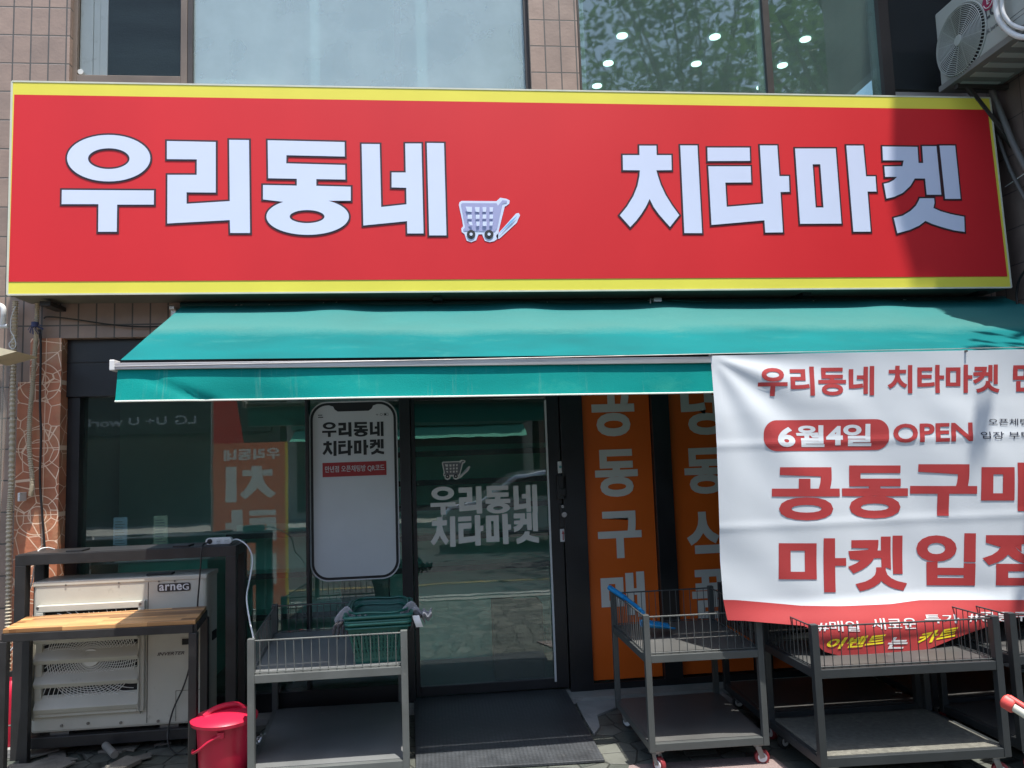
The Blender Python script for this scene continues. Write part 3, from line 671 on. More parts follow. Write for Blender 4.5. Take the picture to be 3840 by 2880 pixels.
# ================================================================== AWNING
def awnmat(name, c, dust):
    m = mat(name, c, .7, 0, .2, 3.0, .15, 260, spec=.12, stretch=(.6, 1, 1), dirt=(c[0]+.02, c[1]*1.25, c[2]*1.15), dscale=5, dthr=.56)
    n = m.node_tree.nodes; l = m.node_tree.links; b = n['Principled BSDF']; src = b.inputs['Base Color'].links[0].from_socket
    tc = n.new('ShaderNodeTexCoord'); sp = n.new('ShaderNodeSeparateXYZ'); l.new(tc.outputs['Object'], sp.inputs[0])
    if dust == 'band':
        nz = n.new('ShaderNodeTexNoise'); nz.inputs['Scale'].default_value = 1.6; nz.inputs['Detail'].default_value = 3; l.new(tc.outputs['Object'], nz.inputs[0])
        n3 = n.new('ShaderNodeTexNoise'); n3.inputs['Scale'].default_value = 70; n3.inputs['Detail'].default_value = 3; l.new(tc.outputs['Object'], n3.inputs[0])
        a = n.new('ShaderNodeMath'); a.operation = 'MULTIPLY_ADD'; l.new(nz.outputs[0], a.inputs[0]); a.inputs[1].default_value = .30; l.new(sp.outputs[1], a.inputs[2])
        a2 = n.new('ShaderNodeMath'); a2.operation = 'MULTIPLY_ADD'; l.new(n3.outputs[0], a2.inputs[0]); a2.inputs[1].default_value = .16; l.new(a.outputs[0], a2.inputs[2])
        cr = n.new('ShaderNodeValToRGB'); l.new(a2.outputs[0], cr.inputs[0])
        # object y: 0 at the wall line, -1 at the front bar
        mp = n.new('ShaderNodeMapRange'); mp.inputs[1].default_value = -1; mp.inputs[2].default_value = .3; l.new(a2.outputs[0], mp.inputs[0]); l.new(mp.outputs[0], cr.inputs[0])
        e = cr.color_ramp.elements; e[0].position = .47; e[0].color = (0, 0, 0, 1); e[1].position = .60; e[1].color = (1, 1, 1, 1)
        k = e.new(.78); k.color = (.75, .75, .75, 1); k2 = e.new(.92); k2.color = (.25, .25, .25, 1)
        fac = n.new('ShaderNodeMath'); fac.operation = 'MULTIPLY'; l.new(cr.outputs[0], fac.inputs[0]); fac.inputs[1].default_value = .62
        mm = n.new('ShaderNodeMix'); mm.data_type = 'RGBA'; l.new(fac.outputs[0], mm.inputs[0]); l.new(src, mm.inputs[6]); mm.inputs[7].default_value = (.075, .20, .18, 1)
        l.new(mm.outputs[2], b.inputs['Base Color'])
    else:
        mp = n.new('ShaderNodeMapping'); mp.inputs[3].default_value = (22, 1, 1.2); l.new(tc.outputs['Object'], mp.inputs[0])
        nz = n.new('ShaderNodeTexNoise'); nz.inputs['Scale'].default_value = 1.5; nz.inputs['Detail'].default_value = 5; nz.inputs['Roughness'].default_value = .7; l.new(mp.outputs[0], nz.inputs[0])
        mr = n.new('ShaderNodeMapRange'); mr.inputs[1].default_value = .58; mr.inputs[2].default_value = .85; mr.inputs[4].default_value = .35; l.new(nz.outputs[0], mr.inputs[0])
        mm = n.new('ShaderNodeMix'); mm.data_type = 'RGBA'; l.new(mr.outputs[0], mm.inputs[0]); l.new(src, mm.inputs[6]); mm.inputs[7].default_value = (.25, .42, .36, 1)
        l.new(mm.outputs[2], b.inputs['Base Color'])
    tl = n.new('ShaderNodeBsdfTranslucent'); tl.inputs[0].default_value = (c[0], c[1], c[2], 1)
    mix = n.new('ShaderNodeMixShader'); mix.inputs[0].default_value = .10
    o = n['Material Output']; l.new(b.outputs[0], mix.inputs[1]); l.new(tl.outputs[0], mix.inputs[2]); l.new(mix.outputs[0], o.inputs[0])
    return m
AWN = awnmat('awning_top', (.0, .128, .134), 'band'); AWV = awnmat('awning_valance', (.002, .235, .215), 'streak')
yFr, yBk = -1.14, -.12
pBL, pFL, pFm, pBR = aty(683, 1148, yBk), aty(452, 1350, yFr), aty(2650, 1328, yFr), aty(3840, 1124, yBk)
aw = thing('awning', (1, -.12, 2.06), 'teal green fabric awning with valance below the red sign', 'awning')
aw.location.z = 0
zfr = pFL.z
def fzfront(x): return pFL.z+(pFm.z-pFL.z)*(x-pFL.x)/(pFm.x-pFL.x)
sup = [aty(1260, 1150, yBk).x, aty(1950, 1150, yBk).x, aty(2480, 1150, yBk).x, aty(3280, 1150, yBk).x, aty(3800, 1150, yBk).x]
def awf(u, v):
    xr = XR-.02
    xb = pBL.x+(xr-pBL.x)*u; xf = pFL.x+(xr-pFL.x)*u
    x = xb+(xf-xb)*v; y = yBk+(yFr-yBk)*v
    zb_ = pBL.z+(pBR.z-pBL.z)*((x-pBL.x)/(pBR.x-pBL.x)); zf_ = fzfront(x)
    z = zb_+(zf_-zb_)*v
    bump = sum(math.exp(-((x-s)/.16)**2) for s in sup)
    e = min(1, u*12); z += e*.018*bump*math.exp(-((v-.12)/.22)**2) - e*.02*math.sin(math.pi*min(1, v*1.15)) + .006*noise.noise(Vector((x*3.1, v*2, 1)))*math.sin(math.pi*v)
    z += e*.012*math.exp(-((v-.2)/.06)**2)*(1-.5*bump)
    return (x, y, z)
MB().grid(awf, 150, 36).build('canopy', AWN, aw, 0, True)
# repair tape strip across the fabric
p0, p1 = aty(2460, 1145, yBk), aty(2640, 1255, -.62)
def onaw(px, py):
    for k in range(60):
        y = yBk-1.02*k/60; p = aty(px, py, y); v = k/60
        u = (p.x-pBL.x)/(XR-.02-pBL.x); q = awf(max(0, min(1, u)), v)
        if p.z <= q[2]+.002: return Vector((p.x, y, q[2]+.003))
    return Vector((p.x, y, q[2]+.003))
def strip(pa, pb, w, m, name):
    n = 14; b_ = MB(); vs = []
    for i in range(n+1):
        t = i/n
        l_ = onaw(pa[0]+(pb[0]-pa[0])*t, pa[1]+(pb[1]-pa[1])*t); vs += [l_, l_+Vector((w, 0, .0005))]
    b_.add(vs, [(2*i, 2*i+1, 2*i+3, 2*i+2) for i in range(n)]); return b_.build(name, m, aw)
strip((2462, 1152), (2645, 1262), .03, mat('repair_tape', (.02, .33, .31), .3, 0, .05), 'repair_tape')
dp = MB()
for px, py, w_ in ((2438, 1176, .03), (2470, 1168, .02), (3395, 1147, .03), (905, 1277, .02), (885, 1290, .02), (1262, 1165, .012), (1215, 1332, .01), (640, 1333, .05), (3060, 1247, .01), (2060, 1322, .01), (1010, 1313, .012), (3818, 1186, .02)):
    p = onaw(px, py); dp.add([p+Vector((-w_/2, 0, 0)), p+Vector((0, -.012, -.004)), p+Vector((w_/2, 0, .001)), p+Vector((0, .012, .008))], [(0, 1, 2, 3)])
dp.build('bird_droppings', mat('droppings', (.5, .5, .46), .8), aw)
zb1 = fzfront
bar = MB()
bar.hexa([(pFL.x-.03, yFr-.035, zb1(pFL.x)-.05), (XR-.02, yFr-.035, zb1(XR)-.05), (XR-.02, yFr, zb1(XR)-.05), (pFL.x-.03, yFr, zb1(pFL.x)-.05)],
         [(pFL.x-.03, yFr-.035, zb1(pFL.x)-.018), (XR-.02, yFr-.035, zb1(XR)-.018), (XR-.02, yFr, zb1(XR)-.018), (pFL.x-.03, yFr, zb1(pFL.x)-.018)])
bar.box((pFL.x-.03, yFr-.04, zb1(pFL.x)-.038), (XR-.02, yFr-.035, zb1(pFL.x)-.034))
bar.build('front_bar', ALU, aw, .004)
MB().box((pFL.x-.036, yFr-.042, zb1(pFL.x)-.055), (pFL.x-.012, yFr+.03, zb1(pFL.x)-.003)).build('end_cap', WHITEP, aw, .004)
vt, vb = zb1(pFL.x)-.05, aty(462, 1508, yFr).z
def valf(u, v):
    x = pFL.x-.005+(XR-.03-pFL.x)*u; z = (zb1(x)-.05)+(vb-vt)*v
    fold = .018*math.exp(-((x-(pFL.x+.05+.35*v))/.05)**2)
    y = yFr-.02-.02*v+.008*math.sin(x*6.2)*v+fold*v-.012*noise.noise(Vector((x*1.7, v, 0)))*v
    return (x, y, z)
MB().grid(valf, 160, 8).build('valance', AWV, aw, 0, True)
MB().tube([Vector(valf(i/120, 1))+Vector((0, -.003, 0)) for i in range(121)], .0045, 6).build('white_piping', mat('piping', (.62, .66, .6), .7), aw)
MB().tube([(pBL.x-.02, -.07, pBL.z+.005), (XR, -.07, pBR.z+.005)], .032, 14).build('roller_tube', mat('roller', (.01, .05, .05), .6), aw, 0, True)
pb_ = aty(655, 1165, -.08); MB().box((pb_.x-.018, -.1, pb_.z-.06), (pb_.x+.014, 0, pb_.z+.02)).box((pb_.x-.018, -.13, pb_.z-.0), (pb_.x+.014, -.1, pb_.z+.02)).build('wall_bracket', ALU, aw, .003)
pc = aty(2462, 1127, -.16); ck = MB().box((pc.x-.025, -.19, pc.z-.012), (pc.x+.025, -.14, pc.z+.012)).tube([(pc.x-.02, -.17, pc.z), (pc.x-.045, -.17, pc.z+.012), (pc.x-.045, -.17, pc.z-.02)], .004, 6)
ck.build('crank_eye', ALU, aw)

# ================================================================== WHITE BANNER
YB = -1.25
bl = [(1334, 2664), (1400, 2669), (1551, 2677), (1800, 2689), (1942, 2695), (2100, 2703), (2244, 2713), (2330, 2728), (2500, 2740)]
def leftx(py):
    for (a, xa), (b_, xb) in zip(bl, bl[1:]):
        if py <= b_: return xa+(xb-xa)*(py-a)/(b_-a)
    return bl[-1][1]
def interp(t, x):
    if x <= t[0][0]: return t[0][1]
    for (a, ya), (b_, yb) in zip(t, t[1:]):
        if x <= b_: return ya+(yb-ya)*(x-a)/(b_-a)
    return t[-1][1]
botp = [(2728, 2325), (2948, 2338), (2958, 2350), (3003, 2430), (3080, 2450), (3250, 2456), (3400, 2428), (3600, 2362), (3740, 2315), (3900, 2300), (4400, 2290)]
redp = [(2712, 2250), (2950, 2268), (3100, 2268), (3300, 2262), (3420, 2250), (3840, 2247), (4400, 2247)]
topp = [(2664, 1334), (3060, 1324), (3840, 1310), (4400, 1302)]
cor = aty(2664, 1334, YB)
z1c, z2c = aty(3200, 1957, YB).z, aty(3200, 1654, YB).z
def Wv(x, z):
    dx, dz = x-cor.x, cor.z-z; dist = math.hypot(dx, dz)+1e-6; a = math.atan2(dx, dz)
    y = -.012*math.sin(11*a+1.0)*min(1, dist/.35)*math.exp(-dist/.8)
    y += .009*math.sin(x*4.6+z*2.1+.6)*min(1, dz/.3)
    y += .02*noise.noise(Vector((x*1.6+z*.6, z*1.1, 2.5)))*min(1, dz/.25)
    y += .007*noise.noise(Vector((x*4.2+z*3, z*2.4, 7)))*min(1, dz/.25)
    for zc in (z1c, z2c): y -= .003*math.exp(-((z-zc)/.02)**2)
    if z < .82: y -= .06*math.sin(min(1, (.82-z)/.22)*1.9)**2*math.exp(-((x-2.2)/.75)**4)   # the slack foot bellies out inside the cart tray
    y -= .02*max(0, (1.0-z))   # swings forward towards its foot
    return y
bn = MB(); NU, N1, N2 = 110, 90, 22
vs = []
for j in range(N1+N2+1):
    for i in range(NU+1):
        u = i/NU
        px = 2664+u*(4330-2664)
        t_, r_, b_ = interp(topp, px), interp(redp, px), interp(botp, px)
        py = t_+(r_-t_)*j/N1 if j <= N1 else r_+(b_-r_)*(j-N1)/N2
        lx = leftx(py); px2 = lx+u*(4330-lx)
        p = aty(px2, py, YB); vs.append((p.x, YB+Wv(p.x, p.z), p.z))
W_ = NU+1
bn.add(vs, [(j*W_+i, j*W_+i+1, (j+1)*W_+i+1, (j+1)*W_+i) for j in range(N1+N2) for i in range(NU)])
bn.mi = [0 if j < N1 else 1 for j in range(N1+N2) for i in range(NU)]
ban = bn.build('hanging_banner', [BANW, BANR], None, 0, True)
tag(ban, 'large white cloth banner with red lettering hanging from the awning bar', 'banner')
def btext(items, m, name='lettering', bold=.04, shear=0):
    if len(items) > 1:
        for it in items: btext([it], m, name, bold, shear)
        return
    bm = bmesh.new()
    for it in items:
        s, x0, y0_, x1, y1_ = it[:5]; bd = it[5] if len(it) > 5 else bold
        vs, fs = (text2d(s, bd, shear=shear) if isinstance(s, str) else s)
        q = [aty(x0, y1_, YB), aty(x1, y1_, YB), aty(x1, y0_, YB), aty(x0, y0_, YB)]
        if len(it) > 6:
            dy = it[6]; q = [aty(x0, y1_, YB), aty(x1, y1_+dy, YB), aty(x1, y0_+dy, YB), aty(x0, y0_, YB)]
        bv = []
        for a, b_ in vs:
            p = q[0].lerp(q[1], a).lerp(q[3].lerp(q[2], a), b_); bv.append(bm.verts.new((p.x, 0, p.z)))
        for f in fs:
            try: bm.faces.new([bv[k] for k in f])
            except ValueError: pass
    xs = [v.co.x for v in bm.verts]; zs = [v.co.z for v in bm.verts]
    st = .022
    k = math.floor(min(xs)/st)*st
    while k < max(xs):
        bmesh.ops.bisect_plane(bm, geom=bm.verts[:]+bm.edges[:]+bm.faces[:], plane_co=(k, 0, 0), plane_no=(1, 0, 0)); k += st
    k = math.floor(min(zs)/st)*st
    while k < max(zs):
        bmesh.ops.bisect_plane(bm, geom=bm.verts[:]+bm.edges[:]+bm.faces[:], plane_co=(0, 0, k), plane_no=(0, 0, 1)); k += st
    for v in bm.verts: v.co.y = YB+Wv(v.co.x, v.co.z)-.0022
    me = bpy.data.meshes.new(name); bm.to_mesh(me); bm.free()
    return link(name, me, m, ban)
def zb_(x0, y0_, x1, y1_): return (2640+x0/1.508, 1250+y0_/1.508, 2640+x1/1.508, 1250+y1_/1.508)
btext([('우리동네', *zb_(303, 190, 965, 356), .03, -4), ('치타마켓', *zb_(1040, 180, 1674, 340), .03, -3), ('만년점', *zb_(1752, 166, 2230, 330), .03, -3)], BANR)
def norm(loops):
    vs, fs = fill(loops); return vs, fs
pill = norm([rrect(0, 0, 4.0, 1.0, .42, 10)]); pill = ([(a/4.0, b_) for a, b_ in pill[0]], pill[1])
pl = btext([(pill, *zb_(327, 493, 1049, 668), 0, -6)], BANR, 'date_pill')
for v in pl.data.vertices: v.co.y += .0008
btext([('6', *zb_(405, 530, 508, 643), .04), ('월', *zb_(515, 520, 680, 643), .03), ('4', *zb_(690, 524, 786, 633), .04), ('일', *zb_(788, 512, 948, 638), .03)], BANW)
btext([('OPEN', *zb_(1072, 512, 1510, 620), .028, -6)], BANR)
btext([('오픈체팅방', *zb_(1604, 482, 1900, 520), .004), ('입장 부탁드려요', *zb_(1554, 556, 2060, 596), .004)], INK)
btext([('공', *zb_(376, 757, 764, 1056)), ('동', *zb_(778, 747, 1160, 1047)), ('구', *zb_(1172, 740, 1536, 1032)), ('매', *zb_(1558, 725, 1915, 1018))], BANR, bold=.035)
btext([('마', *zb_(416, 1157, 796, 1460)), ('켓', *zb_(806, 1145, 1155, 1456)), ('입', *zb_(1210, 1130, 1534, 1427)), ('점', *zb_(1570, 1122, 1930, 1424))], BANR, bold=.035)
z8 = lambda x0, y0_, x1, y1_: (2840+x0/2.212, 2130+y0_/2.212, 2840+x1/2.212, 2130+y1_/2.212)
btext([('#매일', *z8(445, 415, 775, 497), .012), ('새로운', *z8(880, 395, 1260, 482), .012), ('특가', *z8(1335, 372, 1625, 440), .012), ('#공동구매', *z8(1700, 350, 2350, 430), .012)], WHITEV)
btext([('이벤트', *z8(520, 558, 990, 650), .03, -20), ('카트', *z8(1260, 520, 1610, 612), .03, -25), ('〃', *z8(385, 455, 430, 500), .03)], BANY, shear=.3)
btext([('는', *z8(1008, 546, 1180, 640), .03)], WHITEV, shear=.3)
pins = MB()
for px, py in ((2666, 1332), (3620, 1317)):
    p = aty(px, py, YB); pins.cyl((p.x, YB-.012, p.z), (0, 1, 0), .006, .03, 10)
pins.build('grommet', SCREW, ban)

# ================================================================== DISPLAY CARTS
def caster(p, parent, wheelm, rot=0):
    R = .036; x, y = p.x, p.y; zt = p.z
    c, s = math.cos(rot), math.sin(rot); dv = Vector((s, -c, 0)); sd = Vector((c, s, 0))
    b = MB(); b.box((x-.032, y-.032, zt-.006), (x+.032, y+.032, zt)); b.cyl((x, y, zt-.018), (0, 0, 1), .02, .012, 16)
    ax = Vector((x, y, R+.001))+dv*.018
    for k in (-1, 1):
        o_ = sd*(.019*k)
        b.beam(Vector((x, y, zt-.016))+o_, ax+o_, .026, .003, sd)
    b.beam(Vector((x, y, zt-.018))-sd*.02, Vector((x, y, zt-.018))+sd*.02, .03, .004)
    o = b.build('caster', FORK, parent, .001)
    MB().cyl(ax-sd*.012, sd, R, .024, 24).build('wheel', wheelm, o, .004, True)
    MB().cyl(ax-sd*.0155, sd, R*.62, .031, 20).build('hub', WHITEP, o, .002, True)
    return o
FORK = mat('caster_fork', (.25, .25, .25), .4, .8, .2, 30); WRED = mat('wheel_red', (.20, .02, .025), .5); WDARK = mat('wheel_dark', (.03, .03, .03), .5)
def cart(loc4, zl, zt, zs, zlow, label, steel, panel, casters=None, lowpanel=None, rods=.042, lw=.034, rail=.04, group='metal display carts in front of the shop'):
    """loc4: FL, FR, BR, BL leg centres (x,y)"""
    FL, FR, BR, BL = [Vector((a, b, 0)) for a, b in loc4]
    root = thing('display_cart', ((FL+FR+BR+BL)/4), label, 'cart', group)
    for P in (FL, FR, BR, BL): MB().beam(P+Vector((0, 0, zl)), P+Vector((0, 0, zt)), lw, lw, (0, 1, 0)).build('leg', steel, root, .002)
    def shelf(z, name, panel=panel):
        b = MB()
        for A, B in ((FL, FR), (FR, BR), (BR, BL), (BL, FL)):
            d = (B-A).normalized(); b.beam(A+d*lw/2+Vector((0, 0, z-rail/2)), B-d*lw/2+Vector((0, 0, z-rail/2)), lw*.9, rail)
        o = b.build(name, steel, root, .002)
        cen = (FL+FR+BR+BL)/4; q = [P+(cen-P)*.03 for P in (FL, FR, BR, BL)]
        MB().hexa([p+Vector((0, 0, z-.002)) for p in q], [p+Vector((0, 0, z+.003)) for p in q]).build('shelf_panel', panel, o)
        return o
    shelf(zs, 'upper_shelf'); shelf(zlow, 'lower_shelf', lowpanel or panel)
    for A, B in ((FL, FR), (FR, BR), (BR, BL), (BL, FL)):
        b = MB(); n = max(2, round((B-A).length/rods)); d = (B-A)
        b.tube([A+Vector((0, 0, zt-.012)), B+Vector((0, 0, zt-.012))], .004, 6)
        b.tube([A+Vector((0, 0, zs+.008)), B+Vector((0, 0, zs+.008))], .003, 6)
        for i in range(1, n):
            p = A+d*i/n; jit = Vector((random.uniform(-.004, .004), random.uniform(-.003, .003), 0)); b.tube([p+Vector((0, 0, zs)), p+jit+Vector((0, 0, zt-.01))], .0022, 5)
        b.build('wire_guard', steel, root)
    if casters:
        for P, r_, wm in zip((FL, FR, BR, BL), casters, (WRED, WRED, WDARK, WDARK)):
            cen = (FL+FR+BR+BL)/4; caster(P+(cen-P).normalized()*.045+Vector((0, 0, zl)), root, wm, r_)
    return root
cart([(-.925, -.95), (-.172, -.955), (-.235, -.02), (-1.0, -.0)], 0, .70, .525, .07, 'light grey display cart holding the green shopping baskets', GREYM, GREYP)
cart([(1.022, -1.19), (1.59, -1.205), (1.61, -.49), (1.022, -.495)], .105, .757, .562, .145, 'grey two-tier cart with blue scoop on it beside the door mat', GREYM_SHADE, GREYP_SHADE, (.5, 1.4, .3, .8), lw=.03, rail=.036)
cart([(1.725, -1.51), (2.59, -1.55), (2.58, -1.0), (1.72, -.98)], .105, .738, .535, .145, 'dark grey cart with red banner foot drooping into its top tray', DGREYM, DGREYP, (.4, 1.2, .3, 2.0), mat('tray_mat', (.125, .12, .10), .8, 0, .3, 40, .4, 200, dirt=(.2, .19, .16), dscale=10, dthr=.55))
cart([(2.715, -1.50), (3.5, -1.52), (3.52, -.95), (2.71, -.95)], .105, .735, .535, .145, 'dark cart at right edge, behind the red and white bar', DGREYM, DGREYP, (.9, .2, .3, 2.0))
cart([(1.73, -.87), (2.60, -.89), (2.62, -.34), (1.74, -.32)], .105, .745, .55, .145, 'dark cart standing in shadow between front cart and orange window', DGREYM, DGREYP, (.2, .4, .9, 1.4))
cart([(2.72, -.85), (3.5, -.87), (3.52, -.30), (2.73, -.28)], .105, .745, .55, .145, 'rearmost dark cart in the right corner behind other carts', DGREYM, DGREYP, (.2, .4, .9, 1.4))

# ---- shopping baskets (two nested)
def basket(cx, cy, z0, w0, d0, w1, d1, h, rot, label):
    root = thing('shopping_basket', (cx, cy, z0), label, 'basket', 'green shopping baskets nested in the cart')
    c, s = math.cos(rot), math.sin(rot)
    def T(x, y, z): return (cx+x*c-y*s, cy+x*s+y*c, z0+z)
    b = MB()
    t = .003
    def wall(a0, a1, b0, b1):
        # a: bottom pts, b: top pts ; slotted grille wall
        a0, a1, b0, b1 = map(Vector, (a0, a1, b0, b1)); n = 15; rows = (0, .1, .13, .36, .39, .62, .65, .8, 1)
        for j in range(len(rows)-1):
            v0, v1 = rows[j], rows[j+1]
            L0, R0_ = a0.lerp(b0, v0), a1.lerp(b1, v0); L1_, R1_ = a0.lerp(b0, v1), a1.lerp(b1, v1)
            if j in (1, 3, 5):      # thin solid bands
                b.add([L0, R0_, R1_, L1_], [(0, 1, 2, 3)])
            elif j in (0, 7): b.add([L0, R0_, R1_, L1_], [(0, 1, 2, 3)])
            else:
                for i in range(n):
                    u0, u1 = i/n, (i+.58)/n
                    b.add([L0.lerp(R0_, u0), L0.lerp(R0_, u1), L1_.lerp(R1_, u1), L1_.lerp(R1_, u0)], [(0, 1, 2, 3)])
    bo = [T(-w0/2, -d0/2, 0), T(w0/2, -d0/2, 0), T(w0/2, d0/2, 0), T(-w0/2, d0/2, 0)]
    to = [T(-w1/2, -d1/2, h), T(w1/2, -d1/2, h), T(w1/2, d1/2, h), T(-w1/2, d1/2, h)]
    for i in range(4): wall(bo[i], bo[(i+1) % 4], to[i], to[(i+1) % 4])
    b.add(bo, [(0, 1, 2, 3)])
    o = b.build('basket_body', GREENP, root); m_ = o.modifiers.new('t', 'SOLIDIFY'); m_.thickness = .004
    r = MB()
    rr_ = [(x, y) for x, y in rrect(-w1/2-.008, -d1/2-.008, w1/2+.008, d1/2+.008, .03, 5)]
    r.tube([T(x, y, h) for x, y in rr_], .009, 8, True); r.tube([T(x*.985, y*.985, h-.022) for x, y in rr_], .006, 8, True)
    r.build('rim', GREENP, root, 0, True)
    hd = MB()
    for sgn_ in (-1, 1):
        hd.tube(smoothpath([T(-w1/2+.01, 0, h), T(-w1/2+.015, sgn_*d1*.3, h+.014), T(-w1/2+.05, sgn_*d1*.47, h+.018), T(-.05, sgn_*d1*.485, h+.02), T(.05, sgn_*d1*.485, h+.014), T(w1/2-.05, sgn_*d1*.47, h+.018), T(w1/2-.015, sgn_*d1*.3, h+.014), T(w1/2-.01, 0, h)]), .0065, 8)
    hd.build('handle', BLACKP if False else GREENP, root, 0, True)
    return root
basket(-.31, -.695, .53, .235, .36, .315, .45, .205, .03, 'lower green plastic shopping basket standing on the cart tray')
basket(-.31, -.695, .557, .24, .365, .325, .46, .212, .03, 'upper green plastic shopping basket with gloves over its rim')
def glove(c, seed, label, a0):
    rnd = random.Random(seed); root = thing('work_gloves', c, label, 'gloves')
    c = Vector(c)
    palm = MB().grid(lambda u, v: c+Vector((.10*(u-.5)*math.cos(a0)-.02*math.sin(v*5), .07*(u-.5)*math.sin(a0)-.01, .05*math.sin(u*3.1)-.045*v+.018*math.sin(v*7+u*4))), 14, 12)
    o = palm.build('palm', GLOVE, root, 0, True); m_ = o.modifiers.new('t', 'SOLIDIFY'); m_.thickness = .012; m_.offset = 0; sb = o.modifiers.new('s', 'SUBSURF'); sb.render_levels = 1
    for i in range(5):
        x = -.045+.022*i
        p = [c+Vector((x, -.02, -.01)), c+Vector((x-.02, -.04, -.03+rnd.uniform(-.01, .01))), c+Vector((x-.028+rnd.uniform(-.01, .01), -.045, -.075+rnd.uniform(-.02, .02)))]
        MB().tube(smoothpath(p, 5), .009, 8, rf=lambda k: .0095 if k < 8 else .007).build('finger', GLOVED, root, 0, True)
    MB().grid(lambda u, v: c+Vector((.05+.05*u, -.03+.01*math.sin(v*9), .02-.05*v+.01*math.sin(u*8))), 8, 8).build('cuff', GLOVE, root, 0, True).modifiers.new('t', 'SOLIDIFY').thickness = .006
    return root
glove(aty(1305, 2320, -.80), 3, 'grey and black work glove hanging over the left rim of the basket', 0)
glove(aty(1548, 2300, -.80), 9, 'grey work glove with white tag over the right rim of the basket', .4)
tgp = aty(1555, 2330, -.9); tg = MB().grid(lambda u, v: (tgp.x-.012+.035*u+.02*v, tgp.y-.01*math.sin(v*3), tgp.z+.03-.06*v), 4, 6).build('paper_tag', WHITEP, None)
tag(tg, 'small white paper tag dangling from the right glove', 'tag')
# ---- blue scoop
sp = thing('plastic_scoop', (1.1, -.85, .57), 'blue plastic scoop with long handle leaning on the cart rail', 'scoop')
h0, h1, h2 = aty(2285, 2203, -.56), aty(2345, 2243, -.68), aty(2412, 2298, -.88)
MB().tube(smoothpath([h0, h1]), .015, 12).build('grip', BLUEP, sp, 0, True)
MB().tube(smoothpath([h1, aty(2385, 2273, -.78), h2]), .011, 10).build('shaft', BLUEP, sp, 0, True)
MB().grid(lambda u, v: (h2.x-.01+.19*v, h2.y+.02-.12*(u-.5)*math.sin(min(1, v*2+.2)*1.57)+.06*v, .595+.035*(1-v)+.03*(abs(u-.5)*2)**2*(1-v*.5)), 10, 16).build('blade', BLUEP, sp, 0, True).modifiers.new('t', 'SOLIDIFY').thickness = .004

# ---- door mat
dm = [atz(1552, 2630, .015), atz(2122, 2604, .015), atz(2268, 2850, .015), atz(1560, 2892, .015)]
def matmat():
    m = mat('diamond_rubber', (.034, .037, .041), .5, 0, .3, 10, dirt=(.07, .07, .07), dscale=12, dthr=.6)
    n = m.node_tree.nodes; l = m.node_tree.links; b = n['Principled BSDF']
    tc = n.new('ShaderNodeTexCoord'); v = n.new('ShaderNodeTexVoronoi'); v.inputs['Scale'].default_value = 75; v.inputs['Randomness'].default_value = .15; l.new(tc.outputs['Object'], v.inputs[0])
    bp = n.new('ShaderNodeBump'); bp.inputs['Strength'].default_value = .5; bp.inputs['Distance'].default_value = .003; bp.invert = True
    l.new(v.outputs[0], bp.inputs['Height']); l.new(bp.outputs[0], b.inputs['Normal'])
    v.inputs['Scale'].default_value = 48
    sp_ = n.new('ShaderNodeMapRange'); sp_.inputs[1].default_value = .1; sp_.inputs[2].default_value = .6; sp_.inputs[3].default_value = 1.5; sp_.inputs[4].default_value = .85; l.new(v.outputs[0], sp_.inputs[0])
    src = b.inputs['Base Color'].links[0].from_socket; q = n.new('ShaderNodeVectorMath'); q.operation = 'SCALE'; l.new(src, q.inputs[0]); l.new(sp_.outputs[0], q.inputs['Scale']); l.new(q.outputs[0], b.inputs['Base Color'])
    return m
dmat = MB().prism([(p.x, p.y, .036 if p.y > -.1 else .003) for p in dm], (0, 0, .014)).build('door_mat', matmat(), None, .003)
tag(dmat, 'black textured rubber mat lying before the glass door', 'mat')

# ================================================================== LEFT GROUP
# steel stand around the condenser
sx0, sx1, sy0, sy1, sz = aty(53, 2200, -.37).x, aty(884, 2200, -.37).x, -.34, -.13, 1.104
std = thing('steel_stand', ((sx0+sx1)/2, -.25, 0), 'black square-tube steel stand enclosing the old condenser unit', 'stand')
t_ = .058
for x in (sx0+t_/2, sx1-t_/2):
    for y in (sy0, sy1): MB().beam((x, y, 0), (x, y, sz-t_), t_, t_, (0, 1, 0)).build('leg', BLACKM, std, .003)
f = MB()
for y in (sy0, sy1): f.beam((sx0, y, sz-t_/2), (sx1, y, sz-t_/2), t_, t_)
for x in (sx0+t_/2, sx1-t_/2): f.beam((x, sy0+t_/2, sz-t_/2), (x, sy1-t_/2, sz-t_/2), t_, t_)
f.box((sx0+.01, sy0-.02, sz), (sx1-.03, sy1+.02, sz+.004))
f.build('top_frame', BLACKM, std, .003)
f = MB(); zrl = aty(400, 1900+1465/1.693, sy0).z
for y in (sy0, sy1): f.beam((sx0+t_, y, zrl), (sx1-t_, y, zrl), t_*.9, t_)
f.build('lower_rail', BLACKM, std, .003)
# loose clips on the stand
for cx0 in (-2.08, -1.50): MB().box((cx0, -.35, sz+.004), (cx0+.09, -.25, sz+.014)).build('cable_clip', BLACKP, std, .002)

